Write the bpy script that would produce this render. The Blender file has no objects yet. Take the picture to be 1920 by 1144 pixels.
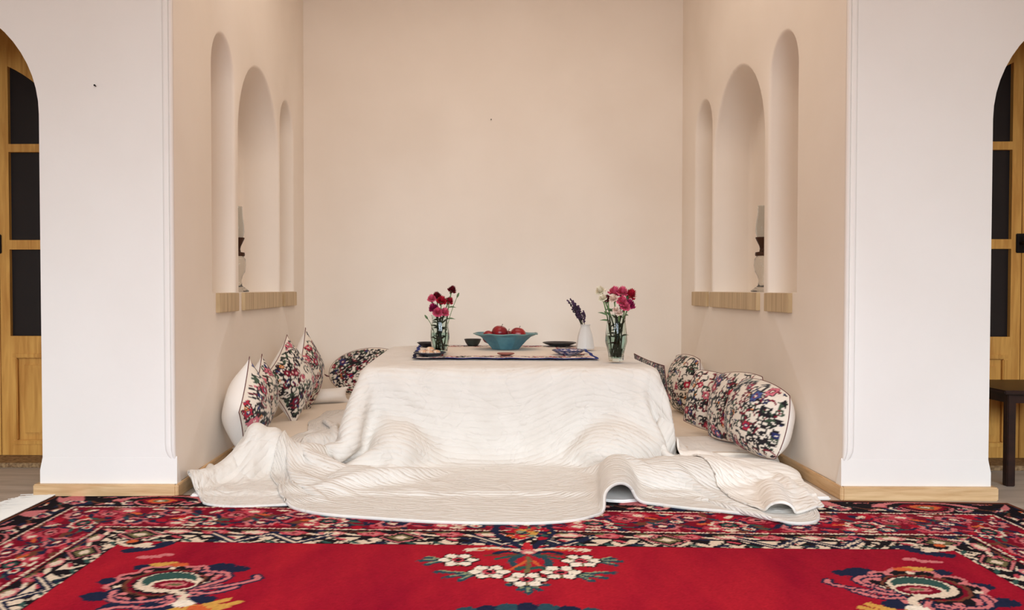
import bpy, bmesh, math, random
import numpy as np
from mathutils import Vector, Matrix, noise
PI = math.pi
SC = bpy.context.scene
COL = SC.collection

# ------------------------------------------------------------------ helpers
def lin(c):
    c = np.asarray(c, float) / 255.0
    return np.where(c <= 0.04045, c / 12.92, ((c + 0.055) / 1.055) ** 2.4)
def rgb(r, g, b):
    return tuple(float(v) for v in lin((r, g, b))) + (1.0,)
MATS = {}
def mat(name, base=(200, 200, 200), rough=0.6, spec=0.3, **kw):
    if name in MATS: return MATS[name]
    m = bpy.data.materials.new(name); m.use_nodes = True
    nt = m.node_tree; b = nt.nodes['Principled BSDF']
    b.inputs['Base Color'].default_value = rgb(*base)
    b.inputs['Roughness'].default_value = rough
    b.inputs['Specular IOR Level'].default_value = spec
    for k, v in kw.items(): b.inputs[k].default_value = v
    MATS[name] = m
    return m
def N(m, typ, **kw):
    n = m.node_tree.nodes.new(typ)
    for k, v in kw.items(): setattr(n, k, v)
    return n
def L(m, a, b): m.node_tree.links.new(a, b)
def noise_mix(m, c1, c2, scale=(1, 1, 1), nscale=4, detail=4, lo=.35, hi=.65, coord='Object', dist=0):
    tc = N(m, 'ShaderNodeTexCoord'); mp = N(m, 'ShaderNodeMapping'); mp.inputs['Scale'].default_value = scale
    nz = N(m, 'ShaderNodeTexNoise'); nz.inputs['Scale'].default_value = nscale; nz.inputs['Detail'].default_value = detail
    nz.inputs['Distortion'].default_value = dist
    cr = N(m, 'ShaderNodeValToRGB'); cr.color_ramp.elements[0].position = lo; cr.color_ramp.elements[1].position = hi
    cr.color_ramp.elements[0].color = rgb(*c1); cr.color_ramp.elements[1].color = rgb(*c2)
    L(m, tc.outputs[coord], mp.inputs['Vector']); L(m, mp.outputs['Vector'], nz.inputs['Vector'])
    L(m, nz.outputs['Fac'], cr.inputs['Fac'])
    L(m, cr.outputs['Color'], m.node_tree.nodes['Principled BSDF'].inputs['Base Color'])
    return nz, mp, tc
def bump_noise(m, scale=60, strength=.2, dist=.01, coord='Object', mscale=(1, 1, 1), detail=5):
    tc = N(m, 'ShaderNodeTexCoord'); mp = N(m, 'ShaderNodeMapping'); mp.inputs['Scale'].default_value = mscale
    nz = N(m, 'ShaderNodeTexNoise'); nz.inputs['Scale'].default_value = scale; nz.inputs['Detail'].default_value = detail
    bp = N(m, 'ShaderNodeBump'); bp.inputs['Strength'].default_value = strength; bp.inputs['Distance'].default_value = dist
    L(m, tc.outputs[coord], mp.inputs['Vector']); L(m, mp.outputs['Vector'], nz.inputs['Vector'])
    L(m, nz.outputs['Fac'], bp.inputs['Height']); L(m, bp.outputs['Normal'], m.node_tree.nodes['Principled BSDF'].inputs['Normal'])
    return bp
def vcol(name, rough=.9, spec=.1, bump=None, sheen=0.0):
    m = mat(name, (255, 255, 255), rough, spec)
    a = N(m, 'ShaderNodeAttribute'); a.attribute_name = 'pattern'
    L(m, a.outputs['Color'], m.node_tree.nodes['Principled BSDF'].inputs['Base Color'])
    m.node_tree.nodes['Principled BSDF'].inputs['Sheen Weight'].default_value = sheen
    if bump: bump_noise(m, *bump)
    return m

def link(o, parent=None):
    COL.objects.link(o)
    if parent: o.parent = parent
    return o
def mesh_obj(name, verts, faces, m=None, parent=None, smooth=True):
    me = bpy.data.meshes.new(name)
    me.from_pydata([tuple(map(float, v)) for v in verts], [], faces); me.update()
    if m: me.materials.append(m)
    if smooth: me.polygons.foreach_set('use_smooth', [True] * len(me.polygons))
    return link(bpy.data.objects.new(name, me), parent)
def bm_obj(name, bm, m=None, parent=None, smooth=False, angle=None):
    bmesh.ops.recalc_face_normals(bm, faces=bm.faces[:])
    me = bpy.data.meshes.new(name); bm.to_mesh(me); bm.free()
    if m: me.materials.append(m)
    if smooth:
        me.polygons.foreach_set('use_smooth', [True] * len(me.polygons))
        if angle: me.set_sharp_from_angle(angle=math.radians(angle))
    return link(bpy.data.objects.new(name, me), parent)
def box(bm, x0, x1, y0, y1, z0, z1, bev=0, seg=2):
    r = bmesh.ops.create_cube(bm, size=1)
    for v in r['verts']:
        v.co = Vector(((x0 + x1) / 2 + v.co.x * (x1 - x0), (y0 + y1) / 2 + v.co.y * (y1 - y0), (z0 + z1) / 2 + v.co.z * (z1 - z0)))
    if bev:
        es = list({e for v in r['verts'] for e in v.link_edges})
        bmesh.ops.bevel(bm, geom=es, offset=bev, segments=seg, affect='EDGES')
def tube(bm, pts, r, seg=8, cap=True):
    pts = [Vector(p) for p in pts]; rings = []
    rr = r if isinstance(r, (list, tuple)) else [r] * len(pts)
    for i, p in enumerate(pts):
        d = (pts[min(i + 1, len(pts) - 1)] - pts[max(i - 1, 0)]).normalized()
        a = d.cross(Vector((0, 0, 1)) if abs(d.z) < .9 else Vector((1, 0, 0))).normalized(); b = d.cross(a)
        rings.append([bm.verts.new(p + rr[i] * (math.cos(t) * a + math.sin(t) * b)) for t in [2 * PI * k / seg for k in range(seg)]])
    for A, B in zip(rings, rings[1:]):
        for k in range(seg): bm.faces.new((A[k], A[(k + 1) % seg], B[(k + 1) % seg], B[k]))
    if cap:
        bm.faces.new(rings[0][::-1]); bm.faces.new(rings[-1])
def lathe(bm, prof, seg=32, c=(0, 0, 0), fn=None, close=True):
    rings = []
    for (r, z) in prof:
        ring = []
        for k in range(seg):
            t = 2 * PI * k / seg; q = fn(t, r, z) if fn else r
            ring.append(bm.verts.new((c[0] + q * math.cos(t), c[1] + q * math.sin(t), c[2] + z)))
        rings.append(ring)
    for A, B in zip(rings, rings[1:]):
        for k in range(seg): bm.faces.new((A[k], A[(k + 1) % seg], B[(k + 1) % seg], B[k]))
    if close:
        bm.faces.new(rings[0][::-1]); bm.faces.new(rings[-1])
def tag(o, label, cat, group=None):
    o['label'] = label; o['category'] = cat
    if group: o['group'] = group
    return o
def thing(name, label, cat, loc=(0, 0, 0), rz=0, group=None):
    o = link(bpy.data.objects.new(name, None)); o.empty_display_size = .05
    o.location = loc; o.rotation_euler = (0, 0, rz)
    return tag(o, label, cat, group)
def structure(o):
    o['kind'] = 'structure'; return o
def set_pattern(o, cols):
    me = o.data
    at = me.color_attributes.new('pattern', 'FLOAT_COLOR', 'POINT')
    a = np.ones((len(me.vertices), 4), np.float32); a[:, :3] = cols
    at.data.foreach_set('color', a.ravel())
def grid_faces(nu, nv, flip=False):
    f = []
    for j in range(nv - 1):
        for i in range(nu - 1):
            q = (j * nu + i, j * nu + i + 1, (j + 1) * nu + i + 1, (j + 1) * nu + i)
            f.append(q[::-1] if flip else q)
    return f

# ------------------------------------------------------------------ materials
def plaster(name, c1, c2):
    m = mat(name, c1, .85, .15)
    noise_mix(m, c1, c2, nscale=1.6, detail=6)
    bump_noise(m, 35, .06, .01)
    return m
M_wall = plaster('wall_plaster', (241, 232, 222), (236, 226, 215))
M_pier = plaster('pier_plaster', (242, 237, 232), (238, 232, 226))
def wood(name, c1, c2, scale, nscale=6, rough=.45, spec=.3, lo=.3, hi=.7):
    m = mat(name, c1, rough, spec); noise_mix(m, c1, c2, scale, nscale, 6, lo, hi, dist=.6); return m
M_base = wood('baseboard_wood', (226, 192, 148), (200, 160, 114), (1.2, 1.2, 14), 5)
M_ledge = wood('ledge_wood', (212, 188, 148), (168, 140, 102), (1, 26, 1.0), 2.2)
M_pine = wood('pine_wood', (226, 170, 88), (192, 132, 60), (14, 14, 1.2), 3)
M_darkwood = wood('dark_wood', (52, 28, 20), (34, 18, 13), (3, 3, 12), 3, .4)
M_glassdark = mat('dark_pane_glass', (26, 19, 19), .3, .35)
M_iron = mat('dark_iron', (30, 20, 16), .5, .4, Metallic=.6)
M_floor = mat('stone_floor', (170, 156, 142), .5, .3)
noise_mix(M_floor, (204, 190, 176), (178, 164, 150), (1, 5, 1), 3, 6)
M_thresh = mat('speckled_stone', (150, 120, 88), .6, .2); noise_mix(M_thresh, (168, 136, 98), (112, 84, 58), nscale=70, detail=3)
M_ceil = plaster('ceiling_plaster', (226, 208, 186), (222, 203, 180))

def quilt_mat(name, c1, c2, axis, spacing=.03):
    m = mat(name, c1, .92, .1)
    m.node_tree.nodes['Principled BSDF'].inputs['Sheen Weight'].default_value = .15
    uv = N(m, 'ShaderNodeUVMap')
    nz = N(m, 'ShaderNodeTexNoise'); nz.inputs['Scale'].default_value = 9; nz.inputs['Detail'].default_value = 3
    L(m, uv.outputs['UV'], nz.inputs['Vector'])
    wv = N(m, 'ShaderNodeTexWave', wave_type='BANDS', bands_direction=axis, wave_profile='SIN')
    wv.inputs['Scale'].default_value = 0.314 / spacing; wv.inputs['Distortion'].default_value = 1.6
    wv.inputs['Detail'].default_value = 2; wv.inputs['Detail Scale'].default_value = 3.0
    L(m, uv.outputs['UV'], wv.inputs['Vector'])
    pw = N(m, 'ShaderNodeMath', operation='POWER'); pw.inputs[1].default_value = .45; L(m, wv.outputs['Fac'], pw.inputs[0])
    n2 = N(m, 'ShaderNodeTexNoise'); n2.inputs['Scale'].default_value = 42; n2.inputs['Detail'].default_value = 4
    mp = N(m, 'ShaderNodeMapping'); mp.inputs['Scale'].default_value = (.45, 1, 1) if axis == 'Y' else (1, .45, 1)
    L(m, uv.outputs['UV'], mp.inputs['Vector']); L(m, mp.outputs['Vector'], n2.inputs['Vector'])
    ad = N(m, 'ShaderNodeMath', operation='MULTIPLY_ADD'); ad.inputs[1].default_value = 1.3
    L(m, n2.outputs['Fac'], ad.inputs[0]); L(m, pw.outputs[0], ad.inputs[2])
    bp = N(m, 'ShaderNodeBump'); bp.inputs['Strength'].default_value = .40; bp.inputs['Distance'].default_value = .006
    L(m, ad.outputs[0], bp.inputs['Height']); L(m, bp.outputs['Normal'], m.node_tree.nodes['Principled BSDF'].inputs['Normal'])
    # soft creases over the whole cloth
    n3 = N(m, 'ShaderNodeTexNoise'); n3.inputs['Scale'].default_value = 7; n3.inputs['Detail'].default_value = 2; n3.inputs['Distortion'].default_value = 1.2
    L(m, uv.outputs['UV'], n3.inputs['Vector'])
    s3 = N(m, 'ShaderNodeMath', operation='SUBTRACT'); s3.inputs[1].default_value = .5; L(m, n3.outputs['Fac'], s3.inputs[0])
    a3 = N(m, 'ShaderNodeMath', operation='ABSOLUTE'); L(m, s3.outputs[0], a3.inputs[0])
    p3 = N(m, 'ShaderNodeMath', operation='POWER'); p3.inputs[1].default_value = .6; L(m, a3.outputs[0], p3.inputs[0])
    b3 = N(m, 'ShaderNodeBump'); b3.inputs['Strength'].default_value = .35; b3.inputs['Distance'].default_value = .03
    L(m, p3.outputs[0], b3.inputs['Height']); L(m, b3.outputs['Normal'], bp.inputs['Normal'])
    cr = N(m, 'ShaderNodeValToRGB'); cr.color_ramp.elements[0].color = rgb(*c1); cr.color_ramp.elements[1].color = rgb(*c2)
    cr.color_ramp.elements[0].position = .3; cr.color_ramp.elements[1].position = .7
    L(m, nz.outputs['Fac'], cr.inputs['Fac']); L(m, cr.outputs['Color'], m.node_tree.nodes['Principled BSDF'].inputs['Base Color'])
    return m
M_quilt = quilt_mat('cream_quilt', (230, 224, 217), (223, 216, 208), 'Y')
M_quilt_side = quilt_mat('cream_quilt_lengthwise', (230, 224, 217), (223, 216, 208), 'X')
M_sheet = quilt_mat('white_sheet', (246, 240, 233), (241, 234, 226), 'Y', .06)
M_mattress = mat('mattress_cotton', (238, 226, 212), .9, .1); bump_noise(M_mattress, 30, .25, .01)
M_white = mat('white_cotton', (242, 237, 232), .9, .1); bump_noise(M_white, 50, .15, .01)
M_olive = mat('olive_fabric', (150, 134, 92), .9, .1); bump_noise(M_olive, 60, .2, .01)

# ------------------------------------------------------------------ room shell
YF = 3.425; YB = 6.07; XW = 1.3; HC = 3.15
def arch_pts(xc, hw, r, z0, n=14):
    """opening outline, from the right foot over the top to the left foot"""
    p = [(xc + hw, 0)]
    for k in range(n + 1):
        t = k / n * PI / 2; p.append((xc + hw - r + r * math.cos(t), z0 + r * math.sin(t)))
    for k in range(n + 1):
        t = PI / 2 + k / n * PI / 2; p.append((xc - hw + r + r * math.cos(t), z0 + r * math.sin(t)))
    p.append((xc - hw, 0))
    return p
def front_wall(side, name):
    s = side
    xc = 2.385 if s > 0 else 2.375
    edge = 1.862 if s > 0 else 1.828
    z0 = 1.47 if s > 0 else 1.5
    A = arch_pts(xc, xc - edge, .45, z0)
    outer = [(4.2, 0), (4.2, HC), (XW, HC), (XW, 0)]
    bm = bmesh.new()
    # front outline: foot near the alcove, up, across, down at far side, then the arch
    poly = [(XW + .003, 0), (XW + .003, HC), (4.2, HC), (4.2, 0)] + A[:1] + A[1:]
    D = .34
    fr = [bm.verts.new((s * x, YF, z)) for x, z in poly]
    bk = [bm.verts.new((s * x, YF + D, z)) for x, z in poly]
    bmesh.ops.triangle_fill(bm, use_beauty=True, edges=[bm.edges.new((fr[i], fr[(i + 1) % len(fr)])) for i in range(len(fr))])
    bmesh.ops.triangle_fill(bm, use_beauty=True, edges=[bm.edges.new((bk[i], bk[(i + 1) % len(bk)])) for i in range(len(bk))])
    n = len(fr)
    for i in range(n):
        try: bm.faces.new((fr[i], fr[(i + 1) % n], bk[(i + 1) % n], bk[i]))
        except ValueError: pass
    # plaster plinth flaring out at the foot of the pier (part of the same wall)
    x0, x1 = XW - .004, edge + .010
    pr = [(YF + .001, .160), (YF - .0004, .154), (YF - .0012, .105), (YF - .0016, .05), (YF + .05, .05)]
    vs = []
    for xx, grow in ((x0, 0), (x1, 1)):
        ring = []
        for k, (yy, zz) in enumerate(pr):
            off = -.010 * (k < 2) if grow else 0
            ring.append(bm.verts.new((s * (xx + off), yy, zz)))
        vs.append(ring)
    for k in range(len(pr) - 1): bm.faces.new((vs[0][k], vs[1][k], vs[1][k + 1], vs[0][k + 1]))
    b1 = [bm.verts.new((s * (x1 + (-.010 if k < 2 else 0)), YF + D, zz)) for k, (yy, zz) in enumerate(pr)]
    for k in range(len(pr) - 2): bm.faces.new((vs[1][k], vs[1][k + 1], b1[k + 1], b1[k]))
    bm.faces.new(vs[0]); 
    structure(bm_obj(name, bm, M_pier))
    # wooden baseboard wrapping the pier foot
    bm = bmesh.new(); box(bm, min(s * (XW - .006), s * (edge + .028)), max(s * (XW - .006), s * (edge + .028)), YF - .025, YF + D + .01, 0, .052, .004)
    structure(bm_obj('baseboard_front_' + ('right' if s > 0 else 'left'), bm, M_base))
    # corner moulding: a groove and two rounded beads running up the arris
    prof = [(1.301, YF + .05), (1.301, YF - .006), (1.304, YF - .013), (1.310, YF - .016), (1.316, YF - .012), (1.320, YF - .004), (1.323, YF - .007),
            (1.329, YF - .012), (1.336, YF - .012), (1.341, YF - .007), (1.344, YF + .003), (1.344, YF + .05)]
    bm = bmesh.new()
    levels = [(.15, .2), (.165, .6), (.185, .9), (.21, 1), (HC, 1)]
    rings = [[bm.verts.new((s * (1.301 + (x - 1.301) * (.45 + .55 * k)), YF + .003 + (y - YF - .003) * k if y < YF + .01 else y, z)) for x, y in prof] for z, k in levels]
    for A_, B_ in zip(rings, rings[1:]):
        for k in range(len(prof) - 1): bm.faces.new((A_[k], A_[k + 1], B_[k + 1], B_[k]))
    bm.faces.new(rings[0])
    structure(bm_obj('trim_%d' % (1 if s < 0 else 2), bm, M_pier, smooth=True, angle=50))
front_wall(-1, 'wall_front_left'); front_wall(1, 'wall_front_right')

NICHES = [(3.935, 4.302, .80, 2.00), (4.378, 5.288, .80, 2.015), (5.330, 5.716, .80, 1.985)]
def niche_outline(y0, y1, zb, zt, off=0, n=22):
    y0 -= off; y1 += off; zt += off
    hw = (y1 - y0) / 2; yc = (y0 + y1) / 2; rz = min(hw * 1.0, .46); z0 = zt - rz
    p = [(y0, zb - off * .0)]
    for k in range(n + 1):
        t = PI - PI * k / n; p.append((yc + hw * math.cos(t), z0 + rz * math.sin(t)))
    p.append((y1, zb))
    return p
def alcove_wall(s, name):
    bm = bmesh.new()
    def loop(pts, x): return [bm.verts.new((s * x, y, z)) for y, z in pts]
    es = []
    out = loop([(YF, 0), (YB, 0), (YB, HC), (YF, HC)], XW)
    es += [bm.edges.new((out[i], out[(i + 1) % 4])) for i in range(4)]
    for (y0, y1, zb, zt) in NICHES:
        rings = []
        for off, dx in ((.016, 0), (.007, .003), (.003, .008), (.0, .016), (0, .205), (-.012, .225), (-.03, .232)):
            pts = niche_outline(y0, y1, zb, zt, off)
            rings.append(loop(pts, XW + dx))
        n = len(rings[0])
        es += [bm.edges.new((rings[0][i], rings[0][(i + 1) % n])) for i in range(n)]
        for A_, B_ in zip(rings, rings[1:]):
            for i in range(n): bm.faces.new((A_[i], A_[(i + 1) % n], B_[(i + 1) % n], B_[i]))
        bm.faces.new(rings[-1])
    bmesh.ops.triangle_fill(bm, use_beauty=True, edges=es)
    o = bm_obj(name, bm, M_wall, smooth=True, angle=40)
    structure(o)
alcove_wall(-1, 'wall_left'); alcove_wall(1, 'wall_right')
tn = 3
for s in (-1, 1):
    for (y0, y1, zb, zt) in NICHES:      # wooden ledges under the niches
        bm = bmesh.new(); box(bm, min(s * (XW - .019), s * (XW + .01)), max(s * (XW - .019), s * (XW + .01)), y0 + .040, y1 + .002, .709, .7975, .002)
        structure(bm_obj('trim_%d' % tn, bm, M_ledge)); tn += 1
    bm = bmesh.new(); box(bm, min(s * (XW - .014), s * (XW + .005)), max(s * (XW - .014), s * (XW + .005)), YF - .02, YB, 0, .052, .003)
    structure(bm_obj('baseboard_' + ('left' if s < 0 else 'right'), bm, M_base))
bm = bmesh.new(); box(bm, -XW + .014, XW - .014, YB - .014, YB + .005, 0, .052, .003); structure(bm_obj('baseboard_back', bm, M_base))
bm = bmesh.new(); box(bm, -XW - .3, XW + .3, YB, YB + .12, 0, HC); structure(bm_obj('wall_back', bm, M_wall))
bm = bmesh.new(); box(bm, -4.2, 4.2, -3.2, YB + .2, -.06, 0); structure(bm_obj('floor', bm, M_floor))
bm = bmesh.new(); box(bm, -4.2, 4.2, -3.2, YB + .2, HC, HC + .08); structure(bm_obj('ceiling', bm, M_ceil))
# passages behind the arches: a wall round each door and a side wall
for s in (-1, 1):
    DX = s * 2.385
    bm = bmesh.new()
    box(bm, min(s * 1.56, s * 1.90), max(s * 1.56, s * 1.90), 4.17, 4.30, 0, HC); box(bm, min(s * 2.87, s * 4.2), max(s * 2.87, s * 4.2), 4.17, 4.30, 0, HC)
    box(bm, min(s * 1.90, s * 2.87), max(s * 1.90, s * 2.87), 4.17, 4.30, 2.12, HC)
    structure(bm_obj('wall_passage_' + ('left' if s < 0 else 'right'), bm, M_wall))
    bm = bmesh.new(); box(bm, min(s * 1.90, s * 2.87), max(s * 1.90, s * 2.87), 3.97, 4.22, 0, .022, .004)
    structure(bm_obj('trim_%d' % tn, bm, M_thresh)); tn += 1
# the room behind the viewer: side walls and a rear wall with three tall openings
for s in (-1, 1):
    bm = bmesh.new(); box(bm, min(s * 4.2, s * 4.3), max(s * 4.2, s * 4.3), -3.2, 4.3, 0, HC); structure(bm_obj('wall_side_' + ('left' if s < 0 else 'right'), bm, M_wall))
bm = bmesh.new()
xs = [-4.2, -3.3, -1.6, -.85, .85, 1.6, 3.3, 4.2]
for i in (0, 2, 4, 6): box(bm, xs[i], xs[i + 1], -3.3, -3.2, 0, HC)
for i in (1, 3, 5): box(bm, xs[i], xs[i + 1], -3.3, -3.2, 2.7, HC); box(bm, xs[i], xs[i + 1], -3.3, -3.2, 0, .35)
structure(bm_obj('wall_rear', bm, M_wall))

# doors: two arched pine leaves with glazed upper part
def door(s, num):
    xm = 2.382 if s < 0 else 2.425
    root = structure(link(bpy.data.objects.new('door_%d' % num, None))); root.location = (s * xm, 4.15, 0)
    Y0, Y1 = 0, .045
    ztop = 2.06
    fr = bmesh.new()
    for a, b, z0, z1 in ((-.53, -.475, .022, ztop + .05), (.475, .53, .022, ztop + .05), (-.475, .475, ztop, ztop + .05)): box(fr, a, b, -.02, .07, z0, z1, .004)
    bm_obj('door_frame', fr, M_pine, root)
    for t in (-1, 1):      # the two leaves
        x0, x1 = (.002, .470) if t > 0 else (-.470, -.002)
        leaf = link(bpy.data.objects.new('door_leaf', None), root)
        inner, outer = (x0, x1) if t > 0 else (x1, x0)
        pa, pb = inner + t * .046, outer - t * .055      # pane span
        bm = bmesh.new()
        def P(x, z): return (x, z)
        def archz(x):
            d = abs(x) + .2
            return max(1.535, 1.323 + math.sqrt(max(.6 ** 2 - d * d, .012)))
        outl = [(x0, .024), (x1, .024), (x1, ztop - .003), (x0, ztop - .003)]
        lo, hi = min(pa, pb), max(pa, pb)
        top = [(lo + (hi - lo) * k / 10, archz(lo + (hi - lo) * k / 10)) for k in range(11)]
        holes = [[(lo, 1.503), (hi, 1.503)] + top[::-1], [(lo, 1.049), (hi, 1.049), (hi, 1.465), (lo, 1.465)],
                 [(lo, .593), (hi, .593), (hi, 1.004), (lo, 1.004)], [(lo + .02, .085), (hi - .02, .085), (hi - .02, .50), (lo + .02, .50)]]
        es = []
        allv = []
        for pl in [outl] + holes:
            f = [bm.verts.new((x, 0, z)) for x, z in pl]; b = [bm.verts.new((x, Y1, z)) for x, z in pl]
            es += [bm.edges.new((f[i], f[(i + 1) % len(f)])) for i in range(len(f))]
            for i in range(len(f)):
                j = (i + 1) % len(f); allv.append((f[i], f[j], b[j], b[i]))
        bmesh.ops.triangle_fill(bm, use_beauty=True, edges=es)
        for q in allv: bm.faces.new(q)
        bm_obj('leaf_board', bm, M_pine, leaf)
        gl = bmesh.new()
        for h in holes[:3]:
            f = [gl.verts.new((x, .022, z)) for x, z in h]; gl.faces.new(f)
        bm_obj('glass_panes', gl, M_glassdark, leaf)
        pn = bmesh.new()
        xa, xb = lo + .02, hi - .02
        box(pn, xa, xb, .016, .03, .085, .50); box(pn, xa + .035, xb - .035, .006, .02, .125, .46, .006)
        for a, b, c, d in ((xa - .012, xb + .012, .488, .512), (xa - .012, xb + .012, .073, .097), (xa - .012, xa + .012, .097, .488), (xb - .012, xb + .012, .097, .488)):
            box(pn, a, b, -.006, .012, c, d, .004)
        bm_obj('lower_panel', pn, M_pine, leaf)
    hd = bmesh.new()
    box(hd, -.028, .012, -.008, 0, .985, 1.075, .003); tube(hd, [(-.008, -.008, 1.03), (-.008, -.045, 1.03)], .008); tube(hd, [(-.008, -.045, 1.065), (-.006, -.048, 1.03), (-.008, -.045, .995)], [.007, .010, .007])
    o = bm_obj('door_handle', hd, M_iron, root); o['label'] = 'dark iron handle'
door(-1, 1); door(1, 2)
for nm, p, lb in (('wall_nail', (-1.603, YF, 1.606), 'tiny dark nail in the left white pier'), ('wall_nail', (-.009, YB, 1.975), 'tiny dark nail high on the alcove back wall')):
    bm = bmesh.new(); tube(bm, [(p[0], p[1] + .01, p[2]), (p[0], p[1] - .012, p[2] + .002)], .002); tube(bm, [(p[0], p[1] - .012, p[2] + .002), (p[0], p[1] - .014, p[2] + .002)], .0038)
    tag(bm_obj(nm, bm, M_iron), lb, 'nail')

# ------------------------------------------------------------------ rug
def build_rug():
    W, Lr = 3.66, 4.05
    cx, far = .060, 3.385
    rot = -.021
    nx = 640
    xs = np.linspace(0, W, nx)
    bs = np.concatenate([np.linspace(0, 1.30, 236), np.linspace(1.30, Lr, 56)[1:]])
    A, B = np.meshgrid(xs, bs)
    x = A - W / 2; y = -B
    c, s_ = math.cos(rot), math.sin(rot)
    WX = cx + c * x - s_ * y; WY = far + s_ * x + c * y
    # gentle ripples in the pile near the far edge
    Z = .009 + .002 * np.sin(WX * 5.1 + 1) * np.exp(-B * 2) + .003 * np.exp(-((WX + .97) / .10) ** 2 - ((B - .12) / .12) ** 2) + .004 * np.exp(-((WX - 1.10) / .14) ** 2 - ((B - .12) / .10) ** 2)
    rng = np.random.default_rng(11)
    def nz(a, b, sc, seed):
        r = np.random.default_rng(seed); o = 0
        for k in range(7):
            t = r.uniform(0, 2 * PI); f = sc * r.uniform(.5, 1.8); o = o + np.sin(f * (a * np.cos(t) + b * np.sin(t)) + r.uniform(0, 6.3))
        return o / 3.5
    jit = rng.normal(0, .0022, A.shape)
    C = np.zeros(A.shape + (3,))
    pal = {k: lin(v) for k, v in dict(red=(172, 22, 44), red2=(144, 12, 40), bright=(196, 40, 50), crimson=(124, 14, 38), navy=(30, 36, 62), black=(26, 20, 26), cream=(226, 206, 184),
        pink=(206, 120, 122), rose=(190, 70, 84), green=(52, 84, 78), teal=(44, 72, 84), yellow=(206, 156, 76), orange=(206, 96, 54), white=(238, 226, 210), brown=(110, 62, 46), olive=(112, 104, 70), ltgreen=(140, 150, 118)).items()}
    def put(m, col): C[m] = pal[col]
    # distances to the four edges, in border units 0..1
    side = np.minimum(A, W - A) / .525
    end = np.minimum(B, Lr - B) / .63
    D = np.minimum(side, end)
    onside = side < end
    s = np.where(onside, B - Lr / 2, A - W / 2) + jit
    u = D * .58 + jit
    # ---- red field with abrash
    f = .5 + .35 * nz(A * 1.0, B * .25, 6, 1) + .25 * nz(A, B * .3, 26, 2) + .12 * nz(A, B * .5, 90, 3)
    f = np.clip(f, 0, 1)[..., None]
    C[:] = pal['red2'] * (1 - f) + pal['bright'] * f * .30 + pal['red'] * f * .62
    # ---- border bands
    def band(a, b): return (D >= a) & (D < b)
    uu = lambda a: u - a * .58
    put(band(-1, .03), 'brown')
    m = band(.03, .285); put(m, 'black')
    put(m & (nz(A, B, 60, 4) > .55), 'navy')
    def rep(p, ph=0): return (s + ph + p / 2) % p - p / 2
    def idx(p, ph=0): return np.floor((s + ph + p / 2) / p).astype(int)
    def ros(zone, p, ph, d0, r, cols, lobes=8, sq=1.0):
        ls = rep(p, ph); ld = uu(0) - d0
        th = np.arctan2(ld, ls * sq); rr = np.hypot(ls * sq, ld) / (1 + .10 * np.cos(lobes * th))
        for k, cn in cols: put(zone & (rr < r * k), cn)
    def vine(zone, p, ph, d0, amp, w, col):
        put(zone & (np.abs(u - d0 - amp * np.sin(2 * PI * (s + ph) / p)) < w * (1 + .0 * s)), col)
    def leaf(zone, p, ph, d0, a, lx, ly, col):
        ls = rep(p, ph); ld = u - d0; c_, s2 = math.cos(a), math.sin(a)
        q = ((ls * c_ + ld * s2) / lx) ** 2 + ((-ls * s2 + ld * c_) / ly) ** 2
        put(zone & (q < 1), col)
    # outer guard: pink and cream scrolling flowers on black
    vine(m, .22, .0, .088, .034, .007, 'rose'); vine(m, .22, .11, .088, .034, .006, 'brown')
    ros(m, .22, .055, .060, .030, ((1, 'pink'), (.62, 'crimson'), (.3, 'cream')), 6, .8)
    ros(m, .22, .165, .112, .030, ((1, 'cream'), (.66, 'navy'), (.3, 'rose')), 6, .8)
    leaf(m, .11, .0, .045, .5, .030, .009, 'orange'); leaf(m, .11, .04, .130, -.5, .030, .009, 'pink'); leaf(m, .22, .10, .045, .3, .020, .008, 'cream')
    leaf(m, .22, .02, .128, .2, .02, .009, 'cream'); leaf(m, .22, .12, .088, 1.0, .02, .008, 'green')
    # dotted line
    g = band(.285, .31); put(g, 'crimson'); put(g & (np.abs(uu(.2975)) < .005) & (rep(.028) > -.009), 'cream')
    # main border on crimson
    m = band(.31, .715); put(m, 'crimson')
    h = np.clip(.5 + .6 * nz(A, B, 40, 6), 0, 1); put(m & (h > .86), 'red'); put(m & (h < .14), 'brown'); put(m & (nz(A, B, 75, 16) > .62), 'navy'); put(m & (nz(A, B, 85, 17) > .8), 'rose')
    mid = .515 * .58
    vine(m, .46, 0, mid, .070, .006, 'navy'); vine(m, .46, .23, mid, .070, .005, 'green'); vine(m, .23, .05, mid, .095, .004, 'brown')
    for ph, dd, r_, cols in ((0, .055, .042, 'a'), (.115, -.030, .040, 'b'), (.23, .030, .046, 'c'), (.345, -.055, .042, 'a'), (.06, -.072, .028, 'd'), (.29, .072, .026, 'd'), (.175, .075, .026, 'e'), (.40, -.002, .026, 'e')):
        cs = {'a': ((1, 'pink'), (.72, 'navy'), (.5, 'crimson'), (.28, 'cream')), 'b': ((1, 'rose'), (.75, 'crimson'), (.5, 'pink'), (.25, 'black')), 'c': ((1, 'cream'), (.80, 'rose'), (.6, 'black'), (.42, 'green'), (.2, 'pink')),
              'd': ((1, 'rose'), (.5, 'cream')), 'e': ((1, 'navy'), (.6, 'cream'), (.3, 'red'))}[cols]
        ros(m, .46, ph, mid + dd, r_, cs, 8, .72)
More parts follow.
